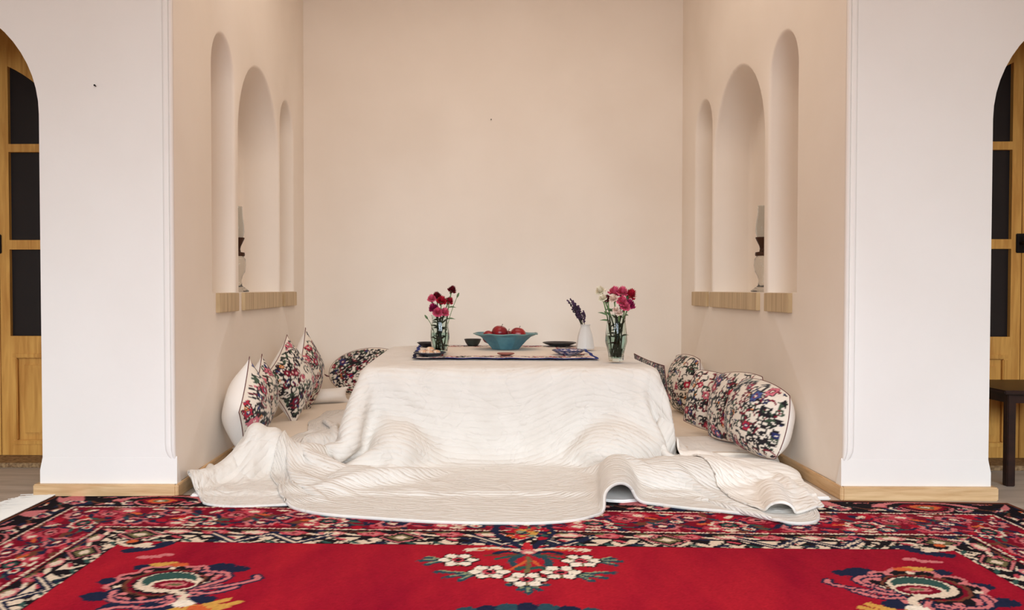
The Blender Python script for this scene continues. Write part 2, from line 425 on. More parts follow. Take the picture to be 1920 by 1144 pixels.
    for ph, dd, an, col in ((.03, .02, .9, 'teal'), (.08, .06, -.5, 'navy'), (.14, .03, .4, 'green'), (.2, -.07, -.8, 'cream'), (.26, -.03, .7, 'teal'), (.31, .02, -.3, 'orange'), (.37, .08, .4, 'rose'), (.43, .05, -.7, 'navy'), (.02, -.04, .3, 'orange'), (.17, -.01, 1.2, 'navy'), (.33, -.08, .2, 'pink'), (.24, .095, 0, 'cream'), (.09, -.098, 0, 'pink'), (.42, -.095, .1, 'cream'), (.05, .098, .1, 'rose')):
        leaf(m, .46, ph, mid + dd, an, .026, .009, col)
    g = band(.715, .742); put(g, 'crimson'); put(g & (np.abs(uu(.7285)) < .005) & (rep(.028) > -.009), 'cream')
    # inner guard on black
    m = band(.742, .872); put(m, 'black'); put(m & (nz(A, B, 50, 8) > .6), 'navy')
    g0 = .807 * .58
    vine(m, .26, 0, g0, .020, .005, 'brown')
    ros(m, .26, 0, g0, .026, ((1, 'rose'), (.6, 'pink'), (.3, 'crimson')), 5, .55); ros(m, .26, .13, g0, .024, ((1, 'pink'), (.6, 'cream')), 5, .5)
    leaf(m, .13, .06, g0 + .012, .3, .030, .008, 'cream'); leaf(m, .13, .02, g0 - .018, -.2, .026, .007, 'olive')
    # innermost band: cream with black and green zigzag leaves
    m = band(.872, 1.0); put(m, 'cream'); put(m & (nz(A, B, 60, 14) > .25), 'black')
    z0 = .936 * .58
    tri = np.abs(rep(.09) / .045) - .5
    put(m & (np.abs(u - z0 - .030 * tri * 2) < .012), 'black'); leaf(m, .09, .065, z0 + .02, -.6, .022, .008, 'cream'); leaf(m, .09, .02, z0 + .018, .6, .024, .008, 'green'); leaf(m, .18, .07, z0 - .018, .5, .022, .008, 'rose'); leaf(m, .27, .1, z0, .2, .03, .010, 'black')
    leaf(m, .27, .2, z0 + .015, -.3, .028, .009, 'navy'); put(band(.985, 1.0) & (nz(A, B, 30, 9) > .0), 'black')
    # diamonds and zigzag cartouches set into the two inner bands
    zz = band(.735, 1.0); lb = (u - .872 * .58)
    ls = rep(.86, .43 - .012); q = np.abs(ls) / .085 + np.abs(lb) / .066
    for k, cn in ((1, 'black'), (.9, 'pink'), (.76, 'black'), (.55, 'olive'), (.3, 'cream')): put(zz & (q < k), cn)
    ls = rep(.86, .0 - .012)
    for off, cn in ((0, 'navy'), (.016, 'cream'), (.028, 'navy')):
        w = np.abs(np.abs(ls) - .10) ; put(zz & (np.abs(ls) < .2) & (np.abs(lb - .05 + w * .9 - off) < .008), cn)
    # boat-shaped cartouches in the outer guard
    zo = band(.03, .31); lo_ = u - .155 * .58
    ls = rep(.715, -.05); q = np.hypot(ls / .125, lo_ / .075) * (1 + .25 * np.abs(ls / .125) * np.sign(lo_))
    for k, cn in ((1.05, 'black'), (.95, 'pink'), (.82, 'black'), (.62, 'crimson'), (.42, 'orange'), (.25, 'olive'), (.12, 'cream')): put(zo & (q < k), cn)
    # ---- motifs in the field, in world metres on the floor
    X, Y = WX + jit, WY + jit
    def disc(px, py, r, col, sx=1, sy=1, a=0, where=None):
        dx, dy = X - px, Y - py; ca, sa = math.cos(a), math.sin(a)
        q = ((dx * ca + dy * sa) / sx) ** 2 + ((-dx * sa + dy * ca) / sy) ** 2 < r * r
        put(q if where is None else q & where, col)
    def stroke(pts, w, col):
        pts = np.array(pts, float)
        # smooth the polyline
        for _ in range(2):
            q = []
            for a, b in zip(pts[:-1], pts[1:]): q += [.75 * a + .25 * b, .25 * a + .75 * b]
            pts = np.array([pts[0]] + q + [pts[-1]])
        lo, hi = pts.min(0) - w, pts.max(0) + w
        bb = (X > lo[0]) & (X < hi[0]) & (Y > lo[1]) & (Y < hi[1])
        xx, yy = X[bb], Y[bb]; best = np.full(xx.shape, 9.)
        for a, b in zip(pts[:-1], pts[1:]):
            d = b - a; t = np.clip(((xx - a[0]) * d[0] + (yy - a[1]) * d[1]) / (d @ d + 1e-12), 0, 1)
            best = np.minimum(best, np.hypot(xx - a[0] - t * d[0], yy - a[1] - t * d[1]))
        tmp = C[bb]; tmp[best < w] = pal[col]; C[bb] = tmp
    def poly_ring(cx_, cy_, r, sx, sy, lob, amp, ph, col, a=0):
        dx, dy = X - cx_, Y - cy_; th = np.arctan2(dy / sy, dx / sx)
        rr = np.hypot(dx / sx, dy / sy) / (1 + amp * np.cos(lob * th + ph)); put(rr < r, col)
    # the pendant: five white flowers hanging from the border
    for sg in (-1, 1):      # navy wings and palmette running up into the border
        cxp = .035
        stroke([(cxp + sg * .012, 2.72), (cxp + sg * .05, 2.80), (cxp + sg * .10, 2.90), (cxp + sg * .085, 2.99), (cxp + sg * .10, 3.05)], .013, 'navy')
        stroke([(cxp + sg * .012, 2.70), (cxp + sg * .12, 2.78), (cxp + sg * .20, 2.84)], .010, 'navy')
        stroke([(cxp + sg * .03, 2.705), (cxp + sg * .10, 2.73), (cxp + sg * .18, 2.71)], .016, 'cream'); stroke([(cxp + sg * .05, 2.71), (cxp + sg * .15, 2.715)], .007, 'orange')
        stroke([(cxp + sg * .02, 2.68), (cxp + sg * .07, 2.70), (cxp + sg * .10, 2.67)], .012, 'navy')
        stroke([(cxp + sg * .02, 2.66), (cxp + sg * .06, 2.61), (cxp + sg * .05, 2.56)], .012, 'teal'); stroke([(cxp + sg * .03, 2.66), (cxp + sg * .10, 2.62)], .009, 'green'); stroke([(cxp + sg * .04, 2.665), (cxp + sg * .13, 2.655)], .007, 'brown')
        stroke([(cxp + sg * .01, 2.60), (cxp - .01 + sg * .05, 2.52), (cxp - .015 + sg * .07, 2.50)], .006, 'orange')
        stroke([(cxp, 2.53), (cxp + sg * .03, 2.545), (cxp + sg * .04, 2.52)], .012, 'green')
    for i in range(60):
        a, r_ = rng.uniform(0, 6.3), rng.uniform(0, .09); disc(.04 + r_ * math.cos(a) * .9, 2.90 + r_ * math.sin(a), rng.uniform(.008, .016), ['orange', 'green', 'yellow', 'red', 'ltgreen', 'bright', 'navy'][i % 7])
    disc(.037, 2.735, .030, 'bright', .5, 2); disc(.036, 2.69, .024, 'pink'); disc(.036, 2.685, .014, 'cream')
    stroke([(.033, 2.64), (.028, 2.55), (.02, 2.49)], .007, 'olive')
    def white_flower(px, py, r):
        poly_ring(px, py, r * 1.12, 1, 1.05, 6, .12, 0, 'black'); poly_ring(px, py, r, 1, 1.05, 6, .14, 0, 'white')
        for k in range(6):
            t = k * PI / 3 + PI / 6; stroke([(px + r * .45 * math.cos(t), py + r * .45 * math.sin(t)), (px + r * math.cos(t), py + r * math.sin(t))], .003, 'black' if k % 2 else 'olive')
        disc(px, py, r * .45, 'black'); disc(px, py, r * .38, 'rose'); disc(px, py, r * .2, 'black')
    def leafs(px, py, pts, col='teal'):
        for dx, dy in pts: stroke([(px, py), (px + dx * .6, py + dy * .6 + .008), (px + dx, py + dy)], .011, col); stroke([(px, py + .012), (px + dx * .9, py + dy + .014)], .004, 'ltgreen')
    leafs(-.215, 2.60, [(-.06, .03), (-.075, 0), (-.055, -.035)]); leafs(.228, 2.60, [(.06, .03), (.075, 0), (.055, -.035)])
    leafs(-.13, 2.475, [(-.11, .02), (-.08, -.025), (-.04, -.05)]); leafs(.155, 2.475, [(.11, .02), (.08, -.025), (.04, -.05)])
    leafs(.014, 2.40, [(-.05, -.01), (0, -.075), (.05, -.01), (-.02, -.05), (.03, -.05)])
    for px, py in ((-.178, 2.61), (-.088, 2.50), (.014, 2.435), (.116, 2.498), (.188, 2.605)): white_flower(px, py, .052)
    # navy crown of the central medallion
    for k in range(7): disc(-.15 + .052 * k, 2.20 + .02 * math.cos((k - 3) * .8), .035, 'navy' if k % 2 else 'teal', .85, 1)
    put((np.abs(X - .005) < .22 + (2.2 - Y) * .5) & (Y < 2.185) & (Y > .2), 'navy')
    poly_ring(.005, 1.40, .62, 1, 1.1, 14, .05, 0, 'navy'); poly_ring(.005, 1.40, .54, 1, 1.1, 14, .05, 0, 'cream'); poly_ring(.005, 1.40, .5, 1, 1.1, 12, .06, 1, 'teal'); poly_ring(.005, 1.4, .3, 1, 1.1, 8, .1, 0, 'crimson')
    # corner botehs, mirrored
    def boteh(px, py, mx):
        def T(u_, v_): return (px + mx * u_, py + v_)
        for (a, b, r_) in ((-.165, .02, .035), (-.155, -.10, .04), (.10, .15, .035), (.15, .13, .03), (-.12, .14, .03), (.03, -.17, .04), (.12, -.12, .035), (-.08, -.17, .03)): disc(*T(a, b), r_, 'navy', 1.2, .9)
        for (u0, v0, rr_, sx, sy, cn) in ((-.02, .01, .150, 1.0, 1.05, 'pink'), (-.02, .01, .133, 1.0, 1.05, 'black'), (-.02, .012, .104, 1.05, 1.05, 'brown'), (-.018, .012, .096, 1.05, 1.05, 'crimson'), (-.012, .012, .090, 1.05, 1.05, 'black')):
            poly_ring(*T(u0, v0), rr_, sx, sy, 11, .07 if rr_ > .12 else .02, .6, cn)
        for k in range(11):
            t = k * 2 * PI / 11; disc(*T(-.02 + .122 * math.cos(t), .01 + .125 * math.sin(t)), .012, 'cream' if k % 3 == 0 else 'pink')
        disc(*T(-.01, .015), .084, 'cream', 1.05, 1); disc(*T(-.012, .03), .070, 'green', 1.05, .95); disc(*T(.008, -.008), .062, 'cream', 1.1, .8); disc(*T(.012, -.008), .050, 'crimson', 1.15, .75); disc(*T(.012, -.006), .026, 'pink', 1.4, .7); disc(*T(.014, -.006), .015, 'olive', 1.4, .7)
        # pink scroll arms
        for pts in ([T(.06, .11), T(.13, .10), T(.15, .05), T(.11, .0), T(.08, -.04)], [T(.08, -.05), T(.15, -.02), T(.21, .02), T(.235, .05), T(.22, .07)], [T(.08, -.07), T(.14, -.075), T(.19, -.02)],
                    [T(-.13, -.06), T(-.12, -.13), T(-.05, -.15), T(.02, -.12)], [T(-.11, -.20), T(-.06, -.17), T(.02, -.19), T(.06, -.14), T(.03, -.10)]):
            stroke(pts, .016, 'navy'); stroke(pts, .0075, 'pink')
        stroke([T(.03, -.06), T(.07, -.085), T(.075, -.13)], .012, 'cream'); disc(*T(.085, -.15), .028, 'white', 1.1, .9)
        for (a, b) in ((.14, -.17), (.17, -.14), (.12, -.21), (.18, -.19), (.10, -.19), (.20, -.16), (.06, -.21)): stroke([T(.11, -.19), T(a, b), T(a + .02, b + .02)], .013, 'yellow')
        for (a, b) in ((.13, -.18), (.15, -.20)): disc(*T(a, b), .022, 'orange')
        for (a, b) in ((-.09, .165), (-.06, .175), (-.03, .165)): disc(*T(a, b), .022, 'yellow' if a < -.05 else 'orange', 1.3, .8)
        # pink hook and navy bracket reaching the corner of the field
        for (a, b) in ((-.16, .235), (-.13, .24), (-.10, .26)): disc(*T(a, b), .018, 'pink', 1.3, .8)
        stroke([T(-.23, .30), T(-.17, .33), T(-.14, .38)], .024, 'navy'); stroke([T(-.29, .39), T(-.25, .35), T(-.20, .37)], .016, 'cream')
        disc(*T(-.25, .39), .03, 'black'); disc(*T(-.26, .40), .016, 'orange'); disc(*T(-.20, .345), .02, 'cream', 1.4, .7)
    boteh(-.965, 2.385, 1); boteh(1.075, 2.375, -1)
    o = mesh_obj('carpet', [], [])
    me = o.data; V = np.stack([WX, WY, Z], -1).reshape(-1, 3); nv = len(bs)
    F = grid_faces(nx, nv, True)
    me.from_pydata(V.tolist(), [], F); me.update(); me.polygons.foreach_set('use_smooth', [True] * len(me.polygons))
    # knotted pile: slight per-knot variation of dye
    C[:] *= (1 + rng.normal(0, .07, A.shape))[..., None]
    set_pattern(o, np.clip(C, 0, 1).reshape(-1, 3))
    m = vcol('carpet_wool', .95, .05, (220, .35, .004), 0); me.materials.append(m)
    md = o.modifiers.new('thickness', 'SOLIDIFY'); md.thickness = .008; md.offset = -1
    tag(o, 'large red Persian carpet with navy border and flower medallion on the floor', 'carpet')
    # white fringe along the short end
    bm = bmesh.new(); rf = random.Random(5)
    for k in range(620):
        b = .01 + 1.6 * k / 620 + rf.uniform(-.003, .003)
        x0 = -W / 2; px, py = cx + c * x0 + s_ * b, far + s_ * x0 - c * b
        ln = rf.uniform(.10, .17); bend = rf.uniform(-.02, .03); w = rf.uniform(.0018, .0032)
        prev = None
        for q in range(5):
            t = q / 4; X_, Y_, Z_ = px + .004 - ln * t, py + bend * t * t + rf.uniform(-.002, .002), .008 * (1 - t) + .003 + .004 * math.sin(3 * t) * rf.random()
            cur = (bm.verts.new((X_, Y_ - w, Z_)), bm.verts.new((X_, Y_, Z_ + w)), bm.verts.new((X_, Y_ + w, Z_)))
            if prev: bm.faces.new((prev[0], prev[1], cur[1], cur[0])); bm.faces.new((prev[1], prev[2], cur[2], cur[1]))
            prev = cur
    fr = bm_obj('fringe', bm, mat('fringe_cotton', (226, 218, 208), .9, .1), o); fr['kind'] = 'stuff'; fr['label'] = 'white cotton fringe'
build_rug()

# ------------------------------------------------------------------ bedding and quilts
bm = bmesh.new(); box(bm, -1.235, 1.245, 3.39, 6.0, 0.0, .018, .007, 3); bmesh.ops.subdivide_edges(bm, edges=[e for e in bm.edges if e.calc_length() > 1], cuts=48)
for v in bm.verts: v.co.z += .002 * noise.noise(v.co * 4) if v.co.z > .01 else 0; v.co.y += .012 * noise.noise(Vector((v.co.x * 2.2, 0, 0))) if v.co.y < 4 else 0
for v in bm.verts:
    if v.co.y < 4: v.co.y -= .075 * math.exp(-((v.co.x - .42) / .11) ** 2)
tag(bm_obj('floor_pad', bm, M_white, smooth=True, angle=60), 'thin white cotton pad lying on the alcove floor under the quilts', 'floor pad')
def mattress(x0, x1, y0, y1, h, label):
    bm = bmesh.new(); box(bm, x0, x1, y0, y1, .019, h, .038, 5)
    bmesh.ops.subdivide_edges(bm, edges=[e for e in bm.edges if e.calc_length() > .2], cuts=14, use_grid_fill=True)
    for v in bm.verts:
        if v.co.z > .04: v.co.z += .006 * noise.noise(v.co * 5)
    tag(bm_obj('floor_mattress', bm, M_mattress, smooth=True, angle=60), label, 'mattress', 'floor mattresses around the low table')
mattress(-1.28, -.74, 4.12, 5.95, .098, 'cream seating mattress along the left alcove wall under the cushions')
mattress(.87, 1.28, 4.07, 5.95, .049, 'cream seating mattress along the right alcove wall under the cushions')

# ---- cloth: a small position based solver lets the quilts fall over the table, mattresses and lumps
def interp(pts,t):
    t=t*(len(pts)-1); i=min(int(t),len(pts)-2); f=t-i
    P=[np.array(pts[max(0,min(len(pts)-1,k))],float) for k in (i-1,i,i+1,i+2)]
    a=P[1]; b=.5*(P[2]-P[0]); c=P[0]-2.5*P[1]+2*P[2]-.5*P[3]; d=-.5*P[0]+1.5*P[1]-1.5*P[2]+.5*P[3]
    return a+b*f+c*f*f+d*f**3
def coons(bot,top,left,right,nu,nv):
    B=np.array([interp(bot,i/(nu-1)) for i in range(nu)]);T=np.array([interp(top,i/(nu-1)) for i in range(nu)])
    L=np.array([interp(left,j/(nv-1)) for j in range(nv)]);R=np.array([interp(right,j/(nv-1)) for j in range(nv)])
    u=np.linspace(0,1,nu)[None,:,None]; v=np.linspace(0,1,nv)[:,None,None]
    return (1-v)*B[None]+v*T[None]+(1-u)*L[:,None]+u*R[:,None]-((1-u)*(1-v)*B[0]+u*(1-v)*B[-1]+(1-u)*v*T[0]+u*v*T[-1])
def smooth_noise(x,y,f,seed):
    r=np.random.default_rng(seed); o=0
    for k in range(6):
        a=r.uniform(0,6.28); ph=r.uniform(0,6.28); ff=f*r.uniform(.6,1.6)
        o=o+np.sin(ff*(x*np.cos(a)+y*np.sin(a))+ph)
    return o/3
# colliders: functions f(X)-> (pen depth>0, normal)
def c_floor(z=.005):
    def f(X):
        d=z-X[...,2]; n=np.zeros_like(X); n[...,2]=1; return d,n
    return f
def c_box(x0,x1,y0,y1,z0,z1,r):
    c=np.array([(x0+x1)/2,(y0+y1)/2,(z0+z1)/2]); h=np.array([(x1-x0)/2,(y1-y0)/2,(z1-z0)/2])-r
    def f(X):
        p=X-c; q=np.abs(p)-h; qp=np.maximum(q,0); l=np.linalg.norm(qp,axis=-1)
        ins=np.minimum(q.max(-1),0); sd=l+ins-r
        n=np.sign(p)*qp; nn=n/np.maximum(l,1e-9)[...,None]
        k=np.argmax(q,-1); ni=np.zeros_like(X); np.put_along_axis(ni,k[...,None],np.take_along_axis(np.sign(p),k[...,None],-1),-1)
        n=np.where((l>1e-9)[...,None],nn,ni); return -sd,n
    return f
def c_ell(c,r,rot=0):
    c=np.array(c);r=np.array(r); R=np.array([[np.cos(rot),np.sin(rot),0],[-np.sin(rot),np.cos(rot),0],[0,0,1]])
    def f(X):
        p=(X-c)@R.T; k0=np.linalg.norm(p/r,axis=-1)+1e-9; g=p/(r*r); k1=np.linalg.norm(g,axis=-1)+1e-9
        sd=k0*(k0-1)/k1; n=(g/k1[...,None])@R; return -sd,n
    return f
def c_cap(a,b,ra,rb):
    a=np.array(a,float);b=np.array(b,float)
    def f(X):
        ab=b-a; t=np.clip(((X-a)@ab)/(ab@ab),0,1); q=a+t[...,None]*ab; d=X-q; l=np.linalg.norm(d,axis=-1)+1e-9
        return (ra+(rb-ra)*t)-l, d/l[...,None]
    return f
def c_wall(xm,y0):
    def f(X):
        d=np.abs(X[...,0])-xm; d=np.where(X[...,1]>y0,d,-1); n=np.zeros_like(X); n[...,0]=-np.sign(X[...,0]); return d,n
    return f
def c_hf(P,th,res=.012):
    # heightfield from cloth verts grid P (nv,nu,3) : max z
    x0,y0=P[...,0].min()-.02,P[...,1].min()-.02
    nx=int((P[...,0].max()+.04-x0)/res)+1; ny=int((P[...,1].max()+.04-y0)/res)+1
    Hh=np.full((ny,nx),-1.)
    for a in np.linspace(0,1,5):
        for b in np.linspace(0,1,5):
            Q=(1-a)*((1-b)*P[:-1,:-1]+b*P[:-1,1:])+a*((1-b)*P[1:,:-1]+b*P[1:,1:])
            i=((Q[...,1]-y0)/res).astype(int); j=((Q[...,0]-x0)/res).astype(int); np.maximum.at(Hh,(i,j),Q[...,2])
    K=Hh.copy()
    for _ in range(1):
        Z=np.pad(K,1,mode='edge'); K=np.maximum(K,(Z[:-2,1:-1]+Z[2:,1:-1]+Z[1:-1,:-2]+Z[1:-1,2:])/4)
    def f(X):
        i=np.clip(((X[...,1]-y0)/res).astype(int),0,ny-1); j=np.clip(((X[...,0]-x0)/res).astype(int),0,nx-1)
        h=K[i,j]; n=np.zeros_like(X); n[...,2]=1
        d=np.where(h>0,h+th-X[...,2],-1); d=np.where(d>.25,-1,d); return d,n
    return f
def sim(flat,X,cols,steps=160,iters=14,bend=.25,fric=.6,grav=9.8,dt=1/60,damp=.985,pin=None,name='',selfc=.016,bend4=.1,slack=0,seed=1,ease=1.0):
    nv,nu=flat.shape[:2]; R=np.concatenate([flat,np.zeros((nv,nu,1))],-1)
    V=np.zeros_like(X)
    sets=[]
    fx,fy=flat[...,0],flat[...,1]
    SL=ease+slack*np.clip(.35+.8*smooth_noise(fx,fy,11,seed)+.6*smooth_noise(fx,fy,26,seed+1),0,2)
    def add(di,dj,k):
        a=R[max(0,-di):nv-max(0,di),max(0,-dj):nu-max(0,dj)]
        # start index ranges
        for par in (0,1):
            i0=slice(max(0,-di),nv-max(0,di)); j0=slice(max(0,-dj),nu-max(0,dj))
            I,J=np.meshgrid(np.arange(nv)[i0],np.arange(nu)[j0],indexing='ij')
            s=(I//max(abs(di),1) if di and not dj else J//max(abs(dj),1) if dj and not di else I//abs(di))
            m=(s%2)==par; I=I[m];J=J[m]; A=I*nu+J; B=(I+di)*nu+J+dj
            L=np.linalg.norm(R.reshape(-1,3)[A]-R.reshape(-1,3)[B],axis=-1)*SL.reshape(-1)[A]; sets.append((A,B,L,k))
    add(0,1,1);add(1,0,1);add(1,1,.5);add(1,-1,.5);add(0,2,bend);add(2,0,bend);add(0,4,bend4);add(4,0,bend4)
    Xf=X.reshape(-1,3); 
    for st in range(steps):
        P=Xf.copy(); V.reshape(-1,3)[:,2]-=grav*dt; Vf=V.reshape(-1,3); Vf*=damp
        sp=np.linalg.norm(Vf,axis=-1,keepdims=True); Vf*=np.minimum(1,2./np.maximum(sp,1e-9))
        Q=P+Vf*dt
        for it in range(iters):
            for A,B,L,k in sets:
                d=Q[B]-Q[A]; l=np.linalg.norm(d,axis=-1)+1e-9
                kk=k if k>=1 else np.where(l<L,k,k) 
                c=(kk*.5*(l-L)/l)[:,None]*d; Q[A]+=c; Q[B]-=c
            if it%3==2 or it==iters-1:
                if selfc and it==iters-1 and st%2==0: selfcol(Q,nu,selfc)
                for f in cols:
                    d,n=f(Q); m=d>0
                    if m.any():
                        Q[m]+=d[m][:,None]*n[m]
                        mv=Q[m]-P[m]; nn=n[m]; vn=(mv*nn).sum(-1,keepdims=True)*nn; vt=mv-vn
                        Q[m]-=vt*fric
                if pin is not None: Q[pin[0]]=Q[pin[0]]*(1-pin[2])+pin[1]*pin[2]
        Vf[:]=(Q-P)/dt; Xf[:]=Q
    return Xf.reshape(nv,nu,3)
def selfcol(Q,nu,r):
    # spatial hash, vectorised with sorted cells: check vertices in same cell (with offsets)
    n=len(Q)
    for off in ((0,0,0),(.5,.5,.5)):
        c=np.floor(Q/(r*1.5)+off).astype(np.int64); key=(c[:,0]*73856093)^(c[:,1]*19349663)^(c[:,2]*83492791)
        o=np.argsort(key,kind='stable'); k=key[o]
        for s in (1,2,3):
            a=o[:-s];b=o[s:]; m=k[:-s]==k[s:]; a=a[m];b=b[m]
            ia,ja=a//nu,a%nu; ib,jb=b//nu,b%nu; m=np.maximum(abs(ia-ib),abs(ja-jb))>2; a=a[m];b=b[m]
            if len(a)==0: continue
            d=Q[b]-Q[a]; l=np.linalg.norm(d,axis=-1)+1e-9; m=l<r; a=a[m];b=b[m];d=d[m];l=l[m]
            c2=(.4*(r-l)/l)[:,None]*d; np.subtract.at(Q,a,c2*.5); np.add.at(Q,b,c2*.5)

OUT = {}
which = ['left', 'main', 'right']
T=(-.655,.72,3.985,5.5); HT=.455
tab=c_box(T[0],T[1],T[2],T[3],-.3,HT,.025)
def c_pad(X):
    h=np.where((X[...,1]>3.385)&(abs(X[...,0])<1.25),.026,.014)
    d=h-X[...,2]; n=np.zeros_like(X); n[...,2]=1; return d,n
base=[c_pad,c_wall(1.288,3.44)]
ml=c_box(-1.4,-.72,4.1,6.2,-.3,.105,.05); mr=c_box(.86,1.4,4.05,6.2,-.3,.055,.03)
if 'left' in which:
    nu,nv=60,84
    flat=coons([(-1.30,3.42),(-1.10,3.16),(-.86,3.16),(-.62,3.30)],[(-.96,5.0),(-.88,5.05),(-.8,5.05),(-.66,5.0)],
     [(-1.30,3.42),(-1.40,3.62),(-1.16,3.88),(-1.02,4.1),(-.98,4.5),(-.96,5.0)],[(-.62,3.30),(-.54,3.5),(-.54,3.8),(-.56,4.15),(-.6,4.5),(-.66,5.0)],nu,nv)
    x,y=flat[...,0],flat[...,1]
    yy=3.32+(y-3.2)*.93
    xx=x*.94-.06; zz=.035+.21*np.exp(-((xx+1.04)/.10)**2-((yy-3.79)/.13)**2)+.06*np.exp(-((xx+1.27)/.10)**2-((yy-3.5)/.10)**2)+.10*np.clip((yy-4.0)*8,0,1)
    X=np.stack([xx,yy,zz+.02*smooth_noise(x,y,22,1)],-1)
    cols=base+[ml,c_ell((-1.07,3.78,.02),(.07,.11,.225),.3),c_ell((-1.0,3.80,.03),(.07,.10,.185)),c_ell((-1.27,3.50,.0),(.10,.10,.085)),c_ell((-.80,3.68,.0),(.13,.16,.07)),tab]
    OUT['left']=(nu,nv,flat,sim(flat,X,cols,steps=130,name='left',bend=.14,bend4=.05,slack=.05,seed=5,ease=1.07))
if 'main' in which:
    nu,nv=120,100
    flat=coons([(-1.12,3.22),(-.80,2.88),(-.45,2.76),(-.12,2.70),(.2,2.73),(.46,2.97),(.75,2.86),(1.10,2.72),(1.32,2.98)],
     [(-1.0,5.85),(-.3,5.9),(.4,5.9),(1.1,5.85)],
     [(-1.12,3.22),(-1.18,3.65),(-1.17,4.5),(-1.0,5.85)],[(1.32,2.98),(1.32,3.4),(1.2,4.3),(1.1,5.85)],nu,nv)
    x,y=flat[...,0],flat[...,1]
    px=np.clip(x,T[0],T[1]); py=np.clip(y,T[2]-.01,T[3]); dx=x-px; dy=y-py; d=np.hypot(dx,dy)+1e-9; ux,uy=dx/d,dy/d
    s=np.minimum(d,.47); f=np.maximum(d-.47,0); corner=np.minimum(abs(ux),abs(uy))*1.41
    out=.03+s*.27+f*(1-.12*corner)
    out=np.where(d>1e-6,np.where(d<.03,d,out),0)
    z=.462-s*.94; z=np.where(d<.03,.462,z); z=np.maximum(z,.02+.05*(f>0)*(1+smooth_noise(x,y,16,4))*.5)
    X=np.stack([px+ux*out,py+uy*out,z],-1)
    X+=.006*np.stack([smooth_noise(x,y,26,7),smooth_noise(x,y,26,8),smooth_noise(x,y,26,9)],-1)
    X[...,0]=np.clip(X[...,0],-1.27,1.27)
    cols=base+[tab,ml,mr,c_ell((-.47,3.96,.085),(.13,.205,.13)),c_ell((-.60,3.55,.0),(.16,.11,.09),.4),c_ell((-.42,3.60,.0),(.10,.06,.05),-.5),
      c_ell((.52,3.97,.07),(.20,.16,.15),.2),c_cap((.395,3.22,.03),(.47,3.66,.05),.06,.075),c_ell((.72,3.60,.0),(.33,.16,.125),.05)]
    if 'left' in OUT: cols.append(c_hf(OUT['left'][3],.012))
    OUT['main']=(nu,nv,flat,sim(flat,X,cols,steps=150,name='main',bend=.14,bend4=.05,slack=.035,seed=9))
if 'right' in which:
    nu,nv=54,66
    flat=coons([(.84,3.30),(.90,3.08),(1.02,3.06),(1.18,3.22)],[(.86,4.45),(1.0,4.5),(1.15,4.5),(1.28,4.45)],
     [(.84,3.30),(.80,3.55),(.76,3.8),(.80,4.45)],[(1.18,3.22),(1.22,3.5),(1.26,3.8),(1.28,4.45)],nu,nv)
    x,y=flat[...,0],flat[...,1]
    X=np.stack([x,y+.03,.2+.02*smooth_noise(x,y,16,1)],-1)
    cols=base+[mr,tab,c_ell((1.08,3.80,.0),(.2,.22,.075)),c_cap((.80,3.7,.03),(.80,4.2,.06),.05,.06),c_cap((.95,3.1,.02),(1.03,3.45,.02),.05,.05),c_hf(OUT['main'][3],.012)]
    OUT['right']=(nu,nv,flat,sim(flat,X,cols,steps=130,name='right',bend=.12,bend4=.04,slack=.04,seed=3))
def unpack(k):
    nu, nv, flat, P = OUT[k]
    return nu, nv, P
def quilt(k, name, m, su, sv, label, cat, thick=.011):
    nu, nv, P = unpack(k)
    o = mesh_obj(name, P.reshape(-1, 3), grid_faces(nu, nv, False), m)
    uv = o.data.uv_layers.new(name='UVMap')
    li = np.zeros(len(o.data.loops), np.int32); o.data.loops.foreach_get('vertex_index', li)
    UV = np.stack([(li % nu) / (nu - 1) * su, (li // nu) / (nv - 1) * sv], -1).astype(np.float32); uv.data.foreach_set('uv', UV.ravel())
    sb = o.modifiers.new('smooth', 'SUBSURF'); sb.levels = 1; sb.render_levels = 1
    so = o.modifiers.new('thickness', 'SOLIDIFY'); so.thickness = thick; so.offset = 0
    return tag(o, label, cat)
quilt('main', 'table_quilt', M_quilt, 2.4, 3.1, 'large cream stitched quilt draped over the low table and spreading on the floor', 'quilt')
quilt('left', 'heaped_quilt', M_quilt_side, .85, 1.85, 'cream ribbed quilt bunched into a peak on the floor at the left cushions', 'quilt')
quilt('right', 'crumpled_sheet', M_sheet, .45, 1.35, 'crumpled white sheet with a folded corner below the right cushions', 'sheet', .008)
